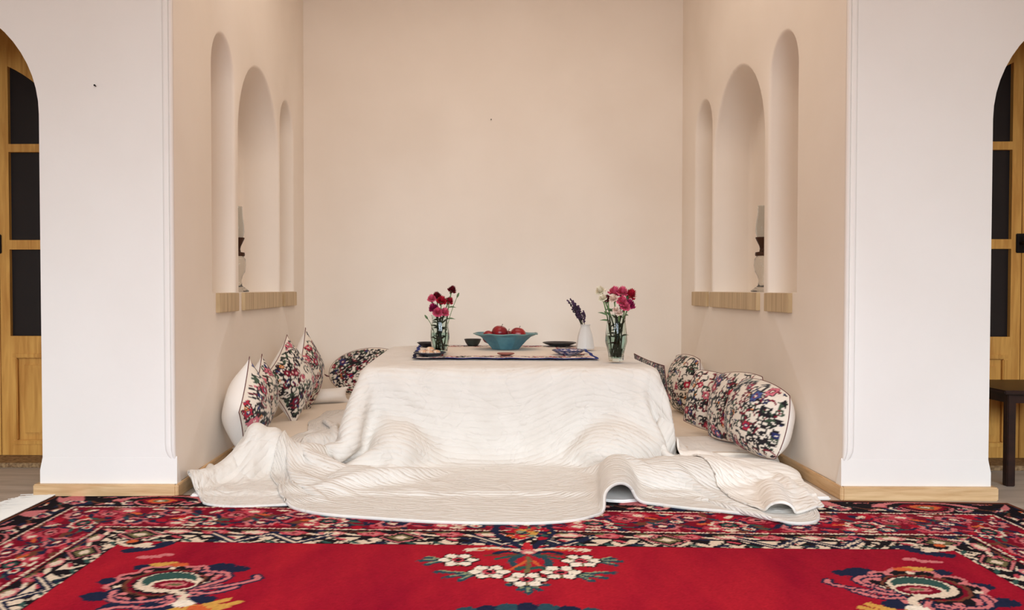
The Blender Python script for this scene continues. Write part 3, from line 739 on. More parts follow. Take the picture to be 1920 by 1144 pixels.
# ------------------------------------------------------------------ embroidered cushions
PALC = {k: lin(v) for k, v in dict(ground=(228, 216, 202), black=(34, 30, 34), red=(168, 34, 58), dkred=(120, 26, 44), pink=(206, 110, 124), green=(62, 78, 62), navy=(44, 50, 96), orange=(206, 130, 70), blue=(70, 84, 140)).items()}
def embroidery(U, V, seed, dense=1.0):
    """U, V in metres over the panel; returns colours of stitched flowers and curling stems"""
    r = random.Random(seed); n = np.random.default_rng(seed)
    C = np.zeros(U.shape + (3,)); C[:] = PALC['ground']; C *= (1 + n.normal(0, .03, U.shape))[..., None]
    w, h = U.max(), V.max()
    def put(m, c): C[m] = PALC[c]
    def arc(cx, cy, rad, a0, a1, wd, col):
        d = np.hypot(U - cx, V - cy); a = (np.arctan2(V - cy, U - cx) - a0) % (2 * PI)
        put((np.abs(d - rad) < wd) & (a < a1), col)
    def flower(cx, cy, rad, c1, c2, lob=6):
        d = np.hypot(U - cx, V - cy); a = np.arctan2(V - cy, U - cx); d = d / (1 + .18 * np.cos(lob * a + cx * 90))
        put(d < rad * 1.15, 'black'); put(d < rad, c1); put(d < rad * .5, c2); put(d < rad * .25, 'ground')
    def leaf(cx, cy, a, l, wd, col):
        x = (U - cx) * math.cos(a) + (V - cy) * math.sin(a); y = -(U - cx) * math.sin(a) + (V - cy) * math.cos(a)
        put((x / l) ** 2 + (y / wd) ** 2 < 1, col)
    k = int(1500 * w * h * 4 * dense)
    for i in range(k):
        cx, cy = r.uniform(-w, w), r.uniform(-h, h)
        arc(cx, cy, r.uniform(.010, .024), r.uniform(0, 6.3), r.uniform(2.2, 4.6), r.uniform(.0028, .0042), r.choice(['black', 'black', 'black', 'green', 'dkred', 'black']))
        if i % 2: leaf(cx + r.uniform(-.02, .02), cy + r.uniform(-.02, .02), r.uniform(0, 3.1), r.uniform(.009, .016), .0045, r.choice(['black', 'green', 'green', 'navy', 'dkred', 'black']))
    for i in range(int(80 * w * h * 4)):
        flower(r.uniform(-w, w), r.uniform(-h, h), r.uniform(.013, .022), r.choice(['red', 'red', 'red', 'dkred', 'pink', 'navy', 'blue']), r.choice(['dkred', 'pink', 'navy']))
    for i in range(int(100 * w * h * 4)):
        flower(r.uniform(-w, w), r.uniform(-h, h), r.uniform(.006, .010), r.choice(['orange', 'red', 'pink', 'navy']), 'black', 5)
    return C
M_embr = vcol('embroidered_cotton', .9, .1, (160, .3, .004), .2)
M_piping = mat('dark_piping', (112, 74, 72), .8, .1)
def cushion(loc, w, h, T, yaw, tilt, roll, seed, label, group=None, dense=1.0, margin=.965, puff=.68, back=None, tassel=None, plain=False, corner=.16, round_=0):
    """loc: middle of the lower edge; yaw: heading of the embroidered face; tilt: leaning back; roll: turn in its own plane"""
    yaw, tilt, roll = map(math.radians, (yaw, tilt, roll))
    n_ = Vector((math.cos(yaw) * math.cos(tilt), math.sin(yaw) * math.cos(tilt), math.sin(tilt)))
    v_ = Vector((-math.cos(yaw) * math.sin(tilt), -math.sin(yaw) * math.sin(tilt), math.cos(tilt)))
    u_ = v_.cross(n_)
    uu = u_ * math.cos(roll) + v_ * math.sin(roll); vv = -u_ * math.sin(roll) + v_ * math.cos(roll)
    root = thing('cushion', label, 'cushion', loc, 0, group)
    lift = h / 2 * math.cos(roll) + w / 2 * abs(math.sin(roll)) * .85
    n = 72
    t = np.linspace(-1, 1, n); t = np.sign(t) * (1 - (1 - np.abs(t)) ** 1.35)
    S, Tt = np.meshgrid(t, t)
    pinch_u = 1 - corner * (1 - Tt ** 2) * np.abs(S) ** 3; pinch_v = 1 - corner * (1 - S ** 2) * np.abs(Tt) ** 3
    PU = w / 2 * S * pinch_u * (1 + .03); PV = h / 2 * Tt * pinch_v * (1 + .03)
    if round_:
        PU = w / 2 * S * (1 - round_ + round_ * np.sqrt(1 - Tt ** 2 / 2)); PV = h / 2 * Tt * (1 - round_ + round_ * np.sqrt(1 - S ** 2 / 2))
    prof = (np.clip(1 - np.abs(S) ** 2.4, 0, 1) * np.clip(1 - np.abs(Tt) ** 2.4, 0, 1)) ** puff
    rr = random.Random(seed)
    wr = 0
    for k in range(5):
        a = rr.uniform(0, 6.3); f = rr.uniform(3, 8); wr = wr + np.sin(f * (S * math.cos(a) + Tt * math.sin(a)) + rr.uniform(0, 6)) * .02
    sag = -.10 * T * Tt
    thick = T / 2 * prof * (1 + wr) + sag * prof * .3
    Mx = np.array([uu, vv, n_]); cen = np.array(v_ * lift)
    def sheet(sign):
        Q = np.stack([PU, PV, sign * thick], -1).reshape(-1, 3) @ Mx + cen
        return Q
    f = mesh_obj('front_cover', sheet(1), grid_faces(n, n), M_white if plain else M_embr, root)
    if not plain:
        Cc = embroidery(PU, PV, seed, dense)
        ragged = margin + .03 * np.sin(PU * 90 + 1) * np.sin(PV * 110)
        Cc[(np.maximum(np.abs(S), np.abs(Tt)) > ragged)] = PALC['ground']
        set_pattern(f, Cc.reshape(-1, 3)); f['label'] = 'embroidered front with red and black flowers'
    b = mesh_obj('back_cover', sheet(-1), grid_faces(n, n, True), M_white, root)
    if not plain: b['label'] = 'plain white back'
    idx = list(range(n)) + [j * n + n - 1 for j in range(1, n)] + [(n - 1) * n + i for i in range(n - 2, -1, -1)] + [j * n for j in range(n - 2, 0, -1)]
    P = sheet(0) if False else np.stack([PU, PV, 0 * PU], -1).reshape(-1, 3) @ Mx + cen
    bm = bmesh.new(); pts = [P[i] for i in idx[::2]]; tube(bm, pts + [pts[0], pts[1]], .0022, 6, False)
    bm_obj('piping', bm, M_white if plain else M_piping, root, True)
    if tassel is not None:
        bm = bmesh.new(); c0 = Vector(P[tassel[0]]); d = Vector(tassel[1]); pts = [c0 + d * t_ + Vector((0, 0, .012 * math.sin(t_ * 5))) for t_ in np.linspace(0, 1, 8)]
        tube(bm, pts, [.006, .004, .003, .003, .003, .003, .005, .004], 6); bm_obj('tassel', bm, M_piping, root, True)
    return root
G1 = 'embroidered cushions along the alcove walls'
cushion((-1.185, 4.04, .040), .335, .335, .215, 6, -2, 40, 1, 'embroidered cushion with white back nearest the left wall baseboard, behind the quilt peak', G1)
cushion((-1.205, 4.43, .085), .29, .29, .165, 2, 0, 40, 2, 'narrow embroidered cushion squeezed second from the front at the left wall', G1)
cushion((-1.105, 4.80, .085), .35, .35, .19, -26, 9, 40, 3, 'big embroidered cushion turned to the viewer with red corner up, left side', G1)
cushion((-1.125, 5.26, .085), .36, .36, .19, 0, 2, 40, 4, 'tall pointed embroidered cushion deepest along the left wall, in the corner', G1, tassel=(71, (.11, -.12, -.01)))
cushion((-.80, 5.76, .10), .56, .315, .16, -88, 6, 3, 5, 'rounded dark embroidered cushion on the back wall, half hidden by the table left edge', G1, dense=1.5, round_=1)
cushion((1.125, 3.97, .058), .42, .33, .24, 196, 10, -6, 6, 'large embroidered cushion with broad white side nearest on the right wall', G1, round_=.5, corner=0)
cushion((1.12, 4.32, .058), .36, .345, .15, 206, 12, 4, 7, 'middle embroidered cushion with red flower on top in the right wall row of three', G1, round_=.4, corner=0)
cushion((1.105, 4.56, .058), .36, .305, .13, 222, 12, -8, 8, 'slumped embroidered cushion farthest back in the right wall row of three', G1, round_=.3, corner=0)
cushion((1.165, 5.42, .052), .36, .36, .20, 192, 4, 0, 9, 'upright embroidered cushion with white back standing alone in the right rear corner', G1, round_=.35, corner=0)
cushion((.835, 4.60, .052), .76, .396, .055, 180, -8, 0, 10, 'low dark red cushion whose top edge shows behind the table right edge', G1, dense=2.0, corner=.03, margin=1.0)
cushion((-1.05, 5.48, .10), .30, .095, .12, -60, 10, 0, 12, 'plain cream bolster lying in front of the rounded cushion by the back wall', None, plain=True)

# ------------------------------------------------------------------ things on the low table
ZT = .4700
def tablecloth():
    n, m = 230, 150
    x = np.linspace(-1, 1, n); y = np.linspace(0, 1, m)
    A, B = np.meshgrid(x, y)
    hw = .463 + .03 * B
    X = .026 + A * hw + .004 * np.sin(B * 22); Y = 4.365 + 1.0 * B - .012 * np.sin(A * 3) + .004 * np.sin(A * 30)
    Z = ZT + .002 + .0012 * (1 + np.sin(A * 17 + B * 5)) * (B < .12)
    o = mesh_obj('embroidered_tablecloth', np.stack([X, Y, Z], -1).reshape(-1, 3), grid_faces(n, m))
    U, V = (A * hw), (B - .5) * 1.0
    r = random.Random(4); rn = np.random.default_rng(4)
    C = np.zeros(U.shape + (3,)); C[:] = lin((232, 222, 212)); C *= (1 + rn.normal(0, .02, U.shape))[..., None]
    d = np.minimum(hw - np.abs(U), .5 - np.abs(V))
    P = {k: lin(v) for k, v in dict(blue=(44, 58, 132), navy=(36, 38, 66), red=(166, 44, 64), pink=(206, 130, 134), black=(44, 36, 44), green=(70, 88, 74)).items()}
    zone = (d > .022) & (d < .16)
    for i in range(900):
        cx, cy = r.uniform(-.48, .48), r.uniform(-.5, .5)
        dd = min(.47 - abs(cx), .5 - abs(cy))
        if dd > .15 or dd < .03: continue
        q = np.hypot(U - cx, V - cy); rad = r.uniform(.008, .018); c = r.choice(['red', 'red', 'navy', 'pink', 'black', 'green', 'navy'])
        if i % 3: C[zone & (np.abs(q - rad) < .0045)] = P[c]
        else: C[zone & (q < rad * .9)] = P[c]; C[zone & (q < rad * .35)] = P['pink']
    C[(d > .150) & (d < .157)] = P['red']
    C[d < .020] = P['blue']; C[(d < .020) & (np.abs(U) > .30) & (V < 0) & (U < 0)] = P['navy']
    set_pattern(o, C.reshape(-1, 3)); o.data.materials.append(vcol('cloth_embroidery', .9, .1, (200, .2, .003)))
    md = o.modifiers.new('thickness', 'SOLIDIFY'); md.thickness = .002; md.offset = -1
    tag(o, 'white table cloth with red flower border and blue edge spread on the quilt', 'tablecloth')
tablecloth()
ZC = ZT + .0045     # top of the embroidered cloth

M_glass = mat('clear_glass', (236, 246, 242), .03, .5, **{'Transmission Weight': 1.0, 'IOR': 1.3})
M_water = mat('vase_water', (214, 232, 222), .02, .5, **{'Transmission Weight': 1.0, 'IOR': 1.18})
M_frost = mat('frosted_glass', (250, 248, 245), .3, .5, **{'Transmission Weight': .3, 'IOR': 1.4})
M_stem = mat('stem_green', (108, 134, 84), .6, .3); noise_mix(M_stem, (118, 146, 92), (84, 112, 68), nscale=60)
M_leaf = mat('leaf_green', (92, 120, 80), .6, .3)
def vase(loc, hgt, r0, r1, rn, label, nfl):
    root = thing('glass_vase', label, 'vase', loc, 0, 'cut glass vases of carnations')
    prof = [(r0 * .9, 0), (r0, .006), (r0 * 1.04, hgt * .15), (r1, hgt * .42), (r1 * .97, hgt * .6), (rn, hgt * .84), (rn * 1.02, hgt * .93), (rn * 1.12, hgt)]
    inner = [(rn * 1.12 - .003, hgt), (rn - .003, hgt * .9), (rn - .0035, hgt * .84), (r1 * .97 - .005, hgt * .6), (r1 - .005, hgt * .42), (r0 - .006, hgt * .12), (r0 - .012, .014)]
    def flute(t, r, z): return r * (1 + .022 * math.cos(nfl * t) * min(1, z / .03) * max(0, 1 - z / hgt * 1.05))
    def dense(p, k=4):
        out = []
        for a, b in zip(p, p[1:]): out += [(a[0] + (b[0] - a[0]) * i / k, a[1] + (b[1] - a[1]) * i / k) for i in range(k)]
        return out + [p[-1]]
    bm = bmesh.new(); lathe(bm, dense(prof) + dense(inner), 64, fn=lambda t, r, z: flute(t, r, z)); g = bm_obj('glass_body', bm, M_glass, root, True, 60)
    wl = hgt * .55
    bm = bmesh.new(); lathe(bm, [(r0 - .0130, .0145), (r0 - .0072, hgt * .12), (r1 - .0062, hgt * .42), (r1 - .0068, wl)], 40); bm_obj('water', bm, M_water, root, True, 50)
    return root
VL = (-.308, 4.636, ZC); VR = (.555, 4.24, ZT)
vase(VL, .205, .040, .050, .042, 'fluted clear glass vase of red and pink carnations on the left of the table cloth', 16)
vase(VR, .225, .036, .052, .044, 'fluted clear glass vase of pink carnations at the table right corner', 16)
def petal_mat(name, c1, c2):
    m = mat(name, c1, .7, .2); noise_mix(m, c1, c2, nscale=40); return m
PM = {'dark': petal_mat('dark_red_petals', (120, 14, 32), (72, 8, 22)), 'red': petal_mat('red_petals', (188, 30, 52), (140, 18, 40)), 'pink': petal_mat('pink_petals', (222, 104, 132), (198, 70, 104)),
      'magenta': petal_mat('magenta_petals', (170, 36, 92), (130, 22, 70)), 'pale': petal_mat('pale_petals', (240, 222, 206), (228, 200, 188)), 'cream': petal_mat('cream_petals', (238, 232, 214), (226, 216, 190))}
def carnation(base, head, r, kind, label, group, seed, leaves=1, drop=0):
    rr = random.Random(seed)
    root = thing('carnation', label, 'flower', base, 0, group)
    b0 = Vector((0, 0, 0)); h = Vector(head) - Vector(base)
    mid = Vector((h.x * .25, h.y * .25, h.z * .55))
    pts = [(1 - t) ** 2 * b0 + 2 * t * (1 - t) * mid + t * t * h for t in [k / 10 for k in range(11)]]
    bm = bmesh.new(); tube(bm, pts, .0034, 6); st = bm_obj('stem', bm, M_stem, root, True)
    ax = (pts[-1] - pts[-2]).normalized(); ax = (ax + Vector((rr.uniform(-.3, .3), -.35, 0))).normalized()
    a = ax.cross(Vector((0, 0, 1))).normalized(); b = ax.cross(a)
    bm = bmesh.new()
    for ring in range(5):           # ruffled petal layers
        R_ = r * (1 - ring * .15); up = .1 + ring * .22; seg = 40; rows = 5; ph = rr.uniform(0, 6)
        prev = None
        for q in range(rows):
            t = q / (rows - 1); ringv = []
            for k in range(seg):
                th = 2 * PI * k / seg
                ruf = t * t * (math.sin(th * 9 + ph) * .14 + math.sin(th * 17 + ph * 2) * .08)
                rad = R_ * (.12 + .88 * t) * (1 + ruf * .5); hh = r * (-.35 + up * t + .25 * t * t * (.6 if ring else -.2)) + r * ruf
                ringv.append(bm.verts.new(h + a * rad * math.cos(th) + b * rad * math.sin(th) + ax * (hh + r * .35)))
            if prev:
                for k in range(seg): bm.faces.new((prev[k], prev[(k + 1) % seg], ringv[(k + 1) % seg], ringv[k]))
            prev = ringv
    bl = bm_obj('bloom', bm, PM[kind], root, True)
    bm = bmesh.new(); tube(bm, [h - ax * r * .75, h - ax * r * .4, h + ax * r * .05], [.003, r * .30, r * .34], 10); bm_obj('calyx', bm, M_leaf, bl, True)
    for i in range(leaves):
        t = rr.uniform(.1, .85); p = pts[int(t * 10)]; d = Vector((rr.uniform(-1, 1), rr.uniform(-.6, .6), rr.uniform(.2, 1))).normalized()
        bm = bmesh.new(); ln = rr.uniform(.035, .06); sd = d.cross(Vector((0, 1, .2))).normalized(); prev = None
        for q in range(6):
            s_ = q / 5; wq = .0045 * math.sin(PI * min(1, s_ * .9 + .1)); c_ = p + d * ln * s_ - Vector((0, 0, .02)) * s_ * s_
            cur = (bm.verts.new(c_ - sd * wq), bm.verts.new(c_ + Vector((0, .0012, .001))), bm.verts.new(c_ + sd * wq))
            if prev: bm.faces.new((prev[0], prev[1], cur[1], cur[0])); bm.faces.new((prev[1], prev[2], cur[2], cur[1]))
            prev = cur
        bm_obj('leaf', bm, M_leaf, st, True)
    return root
BR = 1.28
LF = [((-.246, 4.62, .806), .019, 'dark', 'dark red carnation standing highest in the left vase'), ((-.322, 4.65, .768), .022, 'dark', 'dark red carnation at the top left of the left vase bunch'), ((-.300, 4.60, .748), .022, 'red', 'bright red carnation in the middle of the left vase bunch'),
      ((-.350, 4.62, .760), .019, 'pink', 'salmon pink carnation at the upper left rim of the left vase bunch'), ((-.262, 4.63, .748), .019, 'red', 'small red carnation on the right of the left vase bunch'), ((-.338, 4.60, .712), .021, 'magenta', 'magenta carnation at the lower left of the left vase bunch'),
      ((-.318, 4.585, .690), .022, 'pink', 'pink carnation low over the left vase rim, centre'), ((-.285, 4.60, .688), .021, 'pink', 'pink carnation low over the left vase rim, right side')]
rl = random.Random(8)
for i, (hd, r, kd, lb) in enumerate(LF):
    a = i * 2.4; carnation((VL[0] + .020 * math.cos(a), VL[1] + .020 * math.sin(a), VL[2] + .018), hd, r * BR, kd, lb, 'carnations in the left vase', 20 + i, 4)
RF = [((.482, 4.25, .802), .020, 'cream', 'cream white flower at the top left of the right vase bunch'), ((.488, 4.22, .768), .017, 'cream', 'small cream flower lower at the left of the right vase bunch'), ((.545, 4.25, .792), .025, 'pink', 'pink carnation at the top middle of the right vase bunch'),
      ((.580, 4.23, .795), .023, 'pink', 'pink carnation beside the top middle one in the right vase'), ((.616, 4.24, .783), .025, 'red', 'rosy red carnation at the top right of the right vase bunch'), ((.537, 4.20, .766), .018, 'pale', 'pale blush carnation at the front of the right vase bunch'),
      ((.570, 4.19, .752), .022, 'pink', 'pink carnation at the centre of the right vase bunch'), ((.612, 4.22, .733), .024, 'magenta', 'magenta carnation hanging lowest at the right of the right vase'), ((.588, 4.19, .728), .020, 'pink', 'pink carnation under the centre of the right vase bunch'), ((.512, 4.23, .765), .016, 'dark', 'dark maroon bud at the left of the right vase bunch'),
      ((.560, 4.19, .700), .015, 'pale', 'pale small carnation just above the right vase rim'), ((.545, 4.19, .715), .013, 'pale', 'pale bud low on the left over the right vase rim')]
for i, (hd, r, kd, lb) in enumerate(RF):
    a = i * 2.4; carnation((VR[0] + .019 * math.cos(a), VR[1] + .019 * math.sin(a), VR[2] + .018), hd, r * BR, kd, lb, 'carnations in the right vase', 50 + i, 4)
def sprig(base, tip, kind, label, seed, group=None):
    rr = random.Random(seed)
    root = thing('leafy_sprig', label, 'sprig', base, 0, group)
    h = Vector(tip) - Vector(base); pts = [h * t + Vector((0, 0, .03 * math.sin(PI * t))) for t in [k / 8 for k in range(9)]]
    bm = bmesh.new(); tube(bm, pts, .0018, 6); bm_obj('stem', bm, M_stem, root, True)
    bm = bmesh.new()
    d = (pts[-1] - pts[-2]).normalized()
    tube(bm, [pts[-1] - d * .004, pts[-1] + d * .008, pts[-1] + d * .022], [.003, .006, .0025], 8); bm_obj('bud', bm, M_leaf, root, True)
sprig((VL[0] - .01, VL[1], VL[2] + .02), (-.374, 4.62, .662), 'bud', 'drooping green bud hanging out at the left of the left vase', 3)
sprig((VL[0] + .01, VL[1], VL[2] + .02), (-.216, 4.62, .776), 'bud', 'thin green bud pointing right at the top of the left vase', 4)

# teal bowl with angular sides and flared rim
def bowl():
    root = thing('bowl', 'faceted teal glazed bowl holding red apples in the middle of the table cloth', 'bowl', (.052, 5.02, ZC))
    m = mat('teal_glaze', (74, 122, 134), .25, .5); noise_mix(m, (84, 130, 140), (62, 108, 124), nscale=14)
    m2 = mat('teal_glaze_rim', (96, 138, 138), .3, .5)
    def oct_(t, r, z):
        k = PI / 4; a = ((t + k / 2) % k) - k / 2; q = math.cos(k / 2) / math.cos(a); f = 1 - .75 * max(0, (z - .075) / .02)
        long_ = 1 + .16 * abs(math.cos(t)) ** 4 * max(0, (z - .04) / .05)
        return r * (q if z < .08 else q * .6 + .4) * long_
    bm = bmesh.new()
    out = [(.0, .001), (.080, 0), (.084, .004), (.100, .022), (.122, .048), (.142, .072), (.158, .080), (.166, .086)]
    inn = [(.163, .089), (.150, .084), (.138, .078), (.116, .050), (.095, .026), (.075, .012), (0, .010)]
    lathe(bm, out + inn, 64, fn=oct_, close=False); bmesh.ops.remove_doubles(bm, verts=bm.verts[:], dist=.0002)
    bm_obj('bowl_body', bm, m, root, True, 28)
    bm = bmesh.new()
    pts = [((.166 * oct_(t, 1, .086)) * math.cos(t), (.166 * oct_(t, 1, .086)) * math.sin(t), .0875 + .002 * math.sin(8 * t)) for t in [2 * PI * k / 64 for k in range(66)]]
    tube(bm, pts, .0035, 6, False); bm_obj('rim', bm, m2, root, True)
bowl()
M_apple = mat('apple_skin', (140, 20, 30), .28, .5); noise_mix(M_apple, (150, 22, 32), (104, 14, 26), (1, 1, .5), 14, 4)
M_apple2 = mat('apple_skin_lighter', (170, 36, 34), .28, .5); noise_mix(M_apple2, (176, 36, 34), (128, 18, 28), (1, 1, .5), 14, 4)
def apple(loc, r, tilt, m, label):
    root = thing('apple', label, 'apple', loc, tilt * 2, 'red apples in the teal bowl')
    bm = bmesh.new(); prof = []
    for k in range(25):
        t = PI * k / 24; rad = r * math.sin(t) * (1 + .06 * math.cos(t) * -1); z = -r * .92 * math.cos(t)
        z += -.16 * r * math.exp(-(rad / (r * .28)) ** 2) * (1 if t > PI / 2 else -.6); prof.append((max(rad, .0002), z))
    lathe(bm, prof, 32, fn=lambda t, q, z: q * (1 + .025 * math.cos(5 * t + .5)))
    o = bm_obj('fruit', bm, m, root, True); 
    bm = bmesh.new(); tube(bm, [(0, 0, r * .72), (.002, 0, r * .95), (.006, 0, r * 1.15)], [.0016, .0014, .002], 6); bm_obj('stem', bm, M_darkwood, root, True)
    root.rotation_euler = (tilt, .25 * tilt, tilt * 3)
apple((.020, 5.00, .566), .046, .25, M_apple, 'dark red apple on top left of centre in the teal bowl')
apple((.122, 5.00, .556), .045, -.3, M_apple2, 'brighter red apple with highlight on the right in the teal bowl')
apple((-.040, 5.02, .540), .042, .4, M_apple, 'dark red apple low at the left in the teal bowl')
apple((.068, 5.08, .538), .042, -.2, M_apple, 'dark red apple low between the two top apples')
apple((-.035, 5.10, .535), .040, .6, M_apple2, 'half hidden red apple at the rear left of the teal bowl')
def plate(name, loc, r, h, m, label, cat, inner=None, rimm=None, group=None):
    root = thing(name, label, cat, loc, 0, group)
    bm = bmesh.new(); lathe(bm, [(0, 0), (r * .55, 0), (r * .6, .002), (r * .85, h * .6), (r, h), (r * .99, h + .003), (r * .83, h * .6 + .003), (r * .58, .005), (0, .004)], 48, close=False)
    bmesh.ops.remove_doubles(bm, verts=bm.verts[:], dist=.0002); bm_obj('dish', bm, m, root, True, 40)
    if rimm:
        bm = bmesh.new(); pts = [(r * math.cos(t), r * math.sin(t), h + .002) for t in [2 * PI * k / 48 for k in range(50)]]; tube(bm, pts, .0028, 6, False); bm_obj('rim', bm, rimm, root, True)
    return root
M_black = mat('black_ceramic', (38, 32, 32), .35, .4); M_navy = mat('navy_ceramic', (40, 50, 88), .25, .5); M_navyd = mat('dark_navy_ceramic', (30, 34, 52), .3, .5)
M_blueplate = mat('painted_blue_ceramic', (92, 104, 150), .25, .5); noise_mix(M_blueplate, (60, 72, 124), (206, 190, 194), nscale=55, lo=.45, hi=.58)
M_terra = mat('terracotta', (150, 96, 84), .6, .3); M_bread = mat('sweet_pastry', (226, 206, 180), .8, .2); noise_mix(M_bread, (238, 224, 204), (206, 150, 110), nscale=45)
plate('plate', (.385, 5.28, ZC), .098, .018, M_black, 'black shallow plate at the rear right of the table cloth', 'plate', rimm=M_black)
plate('plate', (.365, 4.60, ZC), .084, .020, M_blueplate, 'blue painted floral plate at the front right of the table cloth', 'plate', rimm=M_navy)
plate('saucer', (.035, 4.52, ZC), .042, .009, M_terra, 'small reddish saucer in front of the teal bowl', 'saucer', rimm=M_terra)
plate('plate', (-.355, 4.505, ZC), .082, .014, M_navyd, 'dark navy plate of pale sweets beside the left vase', 'plate', rimm=M_navyd)
plate('plate', (-.400, 5.20, ZC), .062, .022, M_black, 'small black dish at the rear left of the table cloth', 'dish', rimm=M_black)
rs = random.Random(2)
for i, (dx, dy, lb) in enumerate(((-.035, .0, 'pale sweet at the left on the navy plate'), (.0, -.025, 'pale sweet at the front on the navy plate'), (.034, .005, 'pale sweet at the right on the navy plate'), (-.004, .03, 'pale sweet at the rear on the navy plate'), (.0, .002, 'golden sweet in the middle on top of the navy plate pile'))):
    bm = bmesh.new(); bmesh.ops.create_uvsphere(bm, u_segments=20, v_segments=12, radius=1)
    for v in bm.verts:
        k = 1 + .12 * noise.noise(v.co * 2 + Vector((i, 0, 0))); v.co = Vector((v.co.x * .021 * k, v.co.y * .021 * k, v.co.z * .012 * k))
    o = bm_obj('sweet', bm, M_bread, None, True); o.location = (-.355 + dx, 4.505 + dy, ZC + .017 + (.016 if i == 4 else 0)); tag(o, lb, 'sweet', 'sweets on the navy plate')
def black_basket():
    root = thing('bowl', 'small dark green bowl half hidden behind the left rim of the teal bowl', 'bowl', (-.135, 5.30, ZC)); root.scale = (.72, .72, .72)
    m = mat('dark_green_ceramic', (52, 62, 58), .35, .4)
    bm = bmesh.new(); lathe(bm, [(0, 0), (.04, 0), (.045, .003), (.062, .03), (.070, .052), (.066, .053), (.057, .03), (.04, .008), (0, .006)], 40, close=False); bmesh.ops.remove_doubles(bm, verts=bm.verts[:], dist=.0002); bm_obj('bowl_body', bm, m, root, True, 40)
    bm = bmesh.new(); tube(bm, [(.069 * math.cos(t), .069 * math.sin(t), .053) for t in [2 * PI * k / 40 for k in range(42)]], .003, 6, False); bm_obj('rim', bm, M_black, root, True)
black_basket()
# frosted bottle with lavender
def bottle():
    root = thing('frosted_glass_bottle', 'white frosted cut glass bottle holding lavender at the rear right of the table cloth', 'bottle', (.512, 5.07, ZT + .001))
    bm = bmesh.new()
    def fac(t, r, z): k = PI / 3; a = ((t + k / 2) % k) - k / 2; return r * (.55 + .45 * math.cos(k / 2) / math.cos(a) * 1.1)
    lathe(bm, [(.0, 0), (.050, 0), (.053, .005), (.050, .03), (.044, .07), (.034, .105), (.027, .125), (.026, .135), (.028, .140), (.025, .140), (.023, .125), (.030, .10), (.040, .065), (.046, .03), (.044, .008), (0, .007)], 48, fn=fac, close=False)
    bmesh.ops.remove_doubles(bm, verts=bm.verts[:], dist=.0002); bm_obj('bottle_body', bm, M_frost, root, True, 30)
    bm = bmesh.new(); tube(bm, [(.027 * math.cos(t), .027 * math.sin(t), .139) for t in [2 * PI * k / 32 for k in range(34)]], .003, 6, False); bm_obj('rim', bm, M_frost, root, True)
bottle()
M_lav = mat('lavender_buds', (70, 54, 76), .8, .1); noise_mix(M_lav, (92, 70, 98), (48, 36, 50), nscale=90); M_lavstem = mat('lavender_stem', (62, 62, 50), .7, .2)
tips = [(.408, 5.05, .752), (.424, 5.03, .758), (.440, 5.06, .750), (.432, 5.02, .735), (.452, 5.05, .735), (.466, 5.03, .722), (.500, 5.05, .690)]
for i, tp in enumerate(tips):
    base = Vector((.512 + .012 * math.cos(i * 2.1), 5.07 + .012 * math.sin(i * 2.1), ZT + .02)); tip = Vector(tp) - base; rr = random.Random(i)
    root = thing('lavender_sprig', 'lavender sprig with dark purple head leaning out of the white frosted bottle' if i < 6 else 'shorter lavender sprig standing upright at the right of the white frosted bottle', 'lavender', base, 0, 'lavender sprigs in the frosted bottle' if i < 6 else None)
    neck = Vector((.506, 5.065, ZT + .138)) - base
    pts = [(1 - t) ** 2 * Vector((0, 0, 0)) + 2 * t * (1 - t) * neck * 1.05 + t * t * tip for t in [k / 10 for k in range(11)]]
    bm = bmesh.new(); tube(bm, pts, .0021, 6); bm_obj('stem', bm, M_lavstem, root, True)
    bm = bmesh.new()
    for k in range(34):
        t = .62 + .38 * k / 33; j = min(9, int(t * 10)); p = pts[j].lerp(pts[j + 1], t * 10 - j); a = rr.uniform(0, 6.3); rad = .0075 * math.sin(PI * (k + 4) / 40)
        bmesh.ops.create_icosphere(bm, subdivisions=1, radius=.0048, matrix=Matrix.Translation(p + Vector((rad * math.cos(a), rad * math.sin(a), rr.uniform(-.003, .003)))))
    bm_obj('flower_head', bm, M_lav, root, True)

# ------------------------------------------------------------------ oil lamps standing in the middle niches
def oil_lamp(loc, label):
    root = thing('oil_lamp', label, 'lamp', loc, 0, 'oil lamps in the wall niches')
    mb = mat('aged_brass', (70, 44, 28), .45, .5, Metallic=.5)
    mg = mat('lamp_glass', (240, 242, 240), .05, .5, **{'Transmission Weight': .9, 'IOR': 1.3})
    bm = bmesh.new(); lathe(bm, [(0, 0), (.055, 0), (.058, .006), (.045, .016), (.020, .035), (.016, .06), (.022, .085), (.036, .11), (.042, .145), (.038, .18), (.026, .196), (0, .198)], 40, close=False); bmesh.ops.remove_doubles(bm, verts=bm.verts[:], dist=.0002)
    o = bm_obj('glass_font', bm, mg, root, True, 50); o['label'] = 'clear glass foot and oil font'
    bm = bmesh.new(); lathe(bm, [(0, .196), (.034, .196), (.036, .204), (.034, .216), (.014, .219), (.011, .235), (.014, .25), (.026, .275), (.034, .292), (.034, .298), (0, .298)], 36, close=False); bmesh.ops.remove_doubles(bm, verts=bm.verts[:], dist=.0002)
    o = bm_obj('burner', bm, mb, root, True, 40); o['label'] = 'dark brass burner'
    bm = bmesh.new(); tube(bm, [(0, -.012, .228), (0, -.034, .228)], .002, 6); tube(bm, [(0, -.034, .228), (0, -.040, .228)], .009, 14); bm_obj('wick_knob', bm, mb, o, True, 40)
    bm = bmesh.new(); lathe(bm, [(.028, .298), (.034, .33), (.032, .37), (.024, .42), (.023, .47), (.0215, .47), (.0225, .42), (.0305, .37), (.0325, .33), (.0265, .298)], 36, close=False); bm_obj('chimney', bm, mg, root, True, 60)
oil_lamp((-1.425, 4.83, .8005), 'glass oil lamp with dark burner in the middle niche of the left wall')
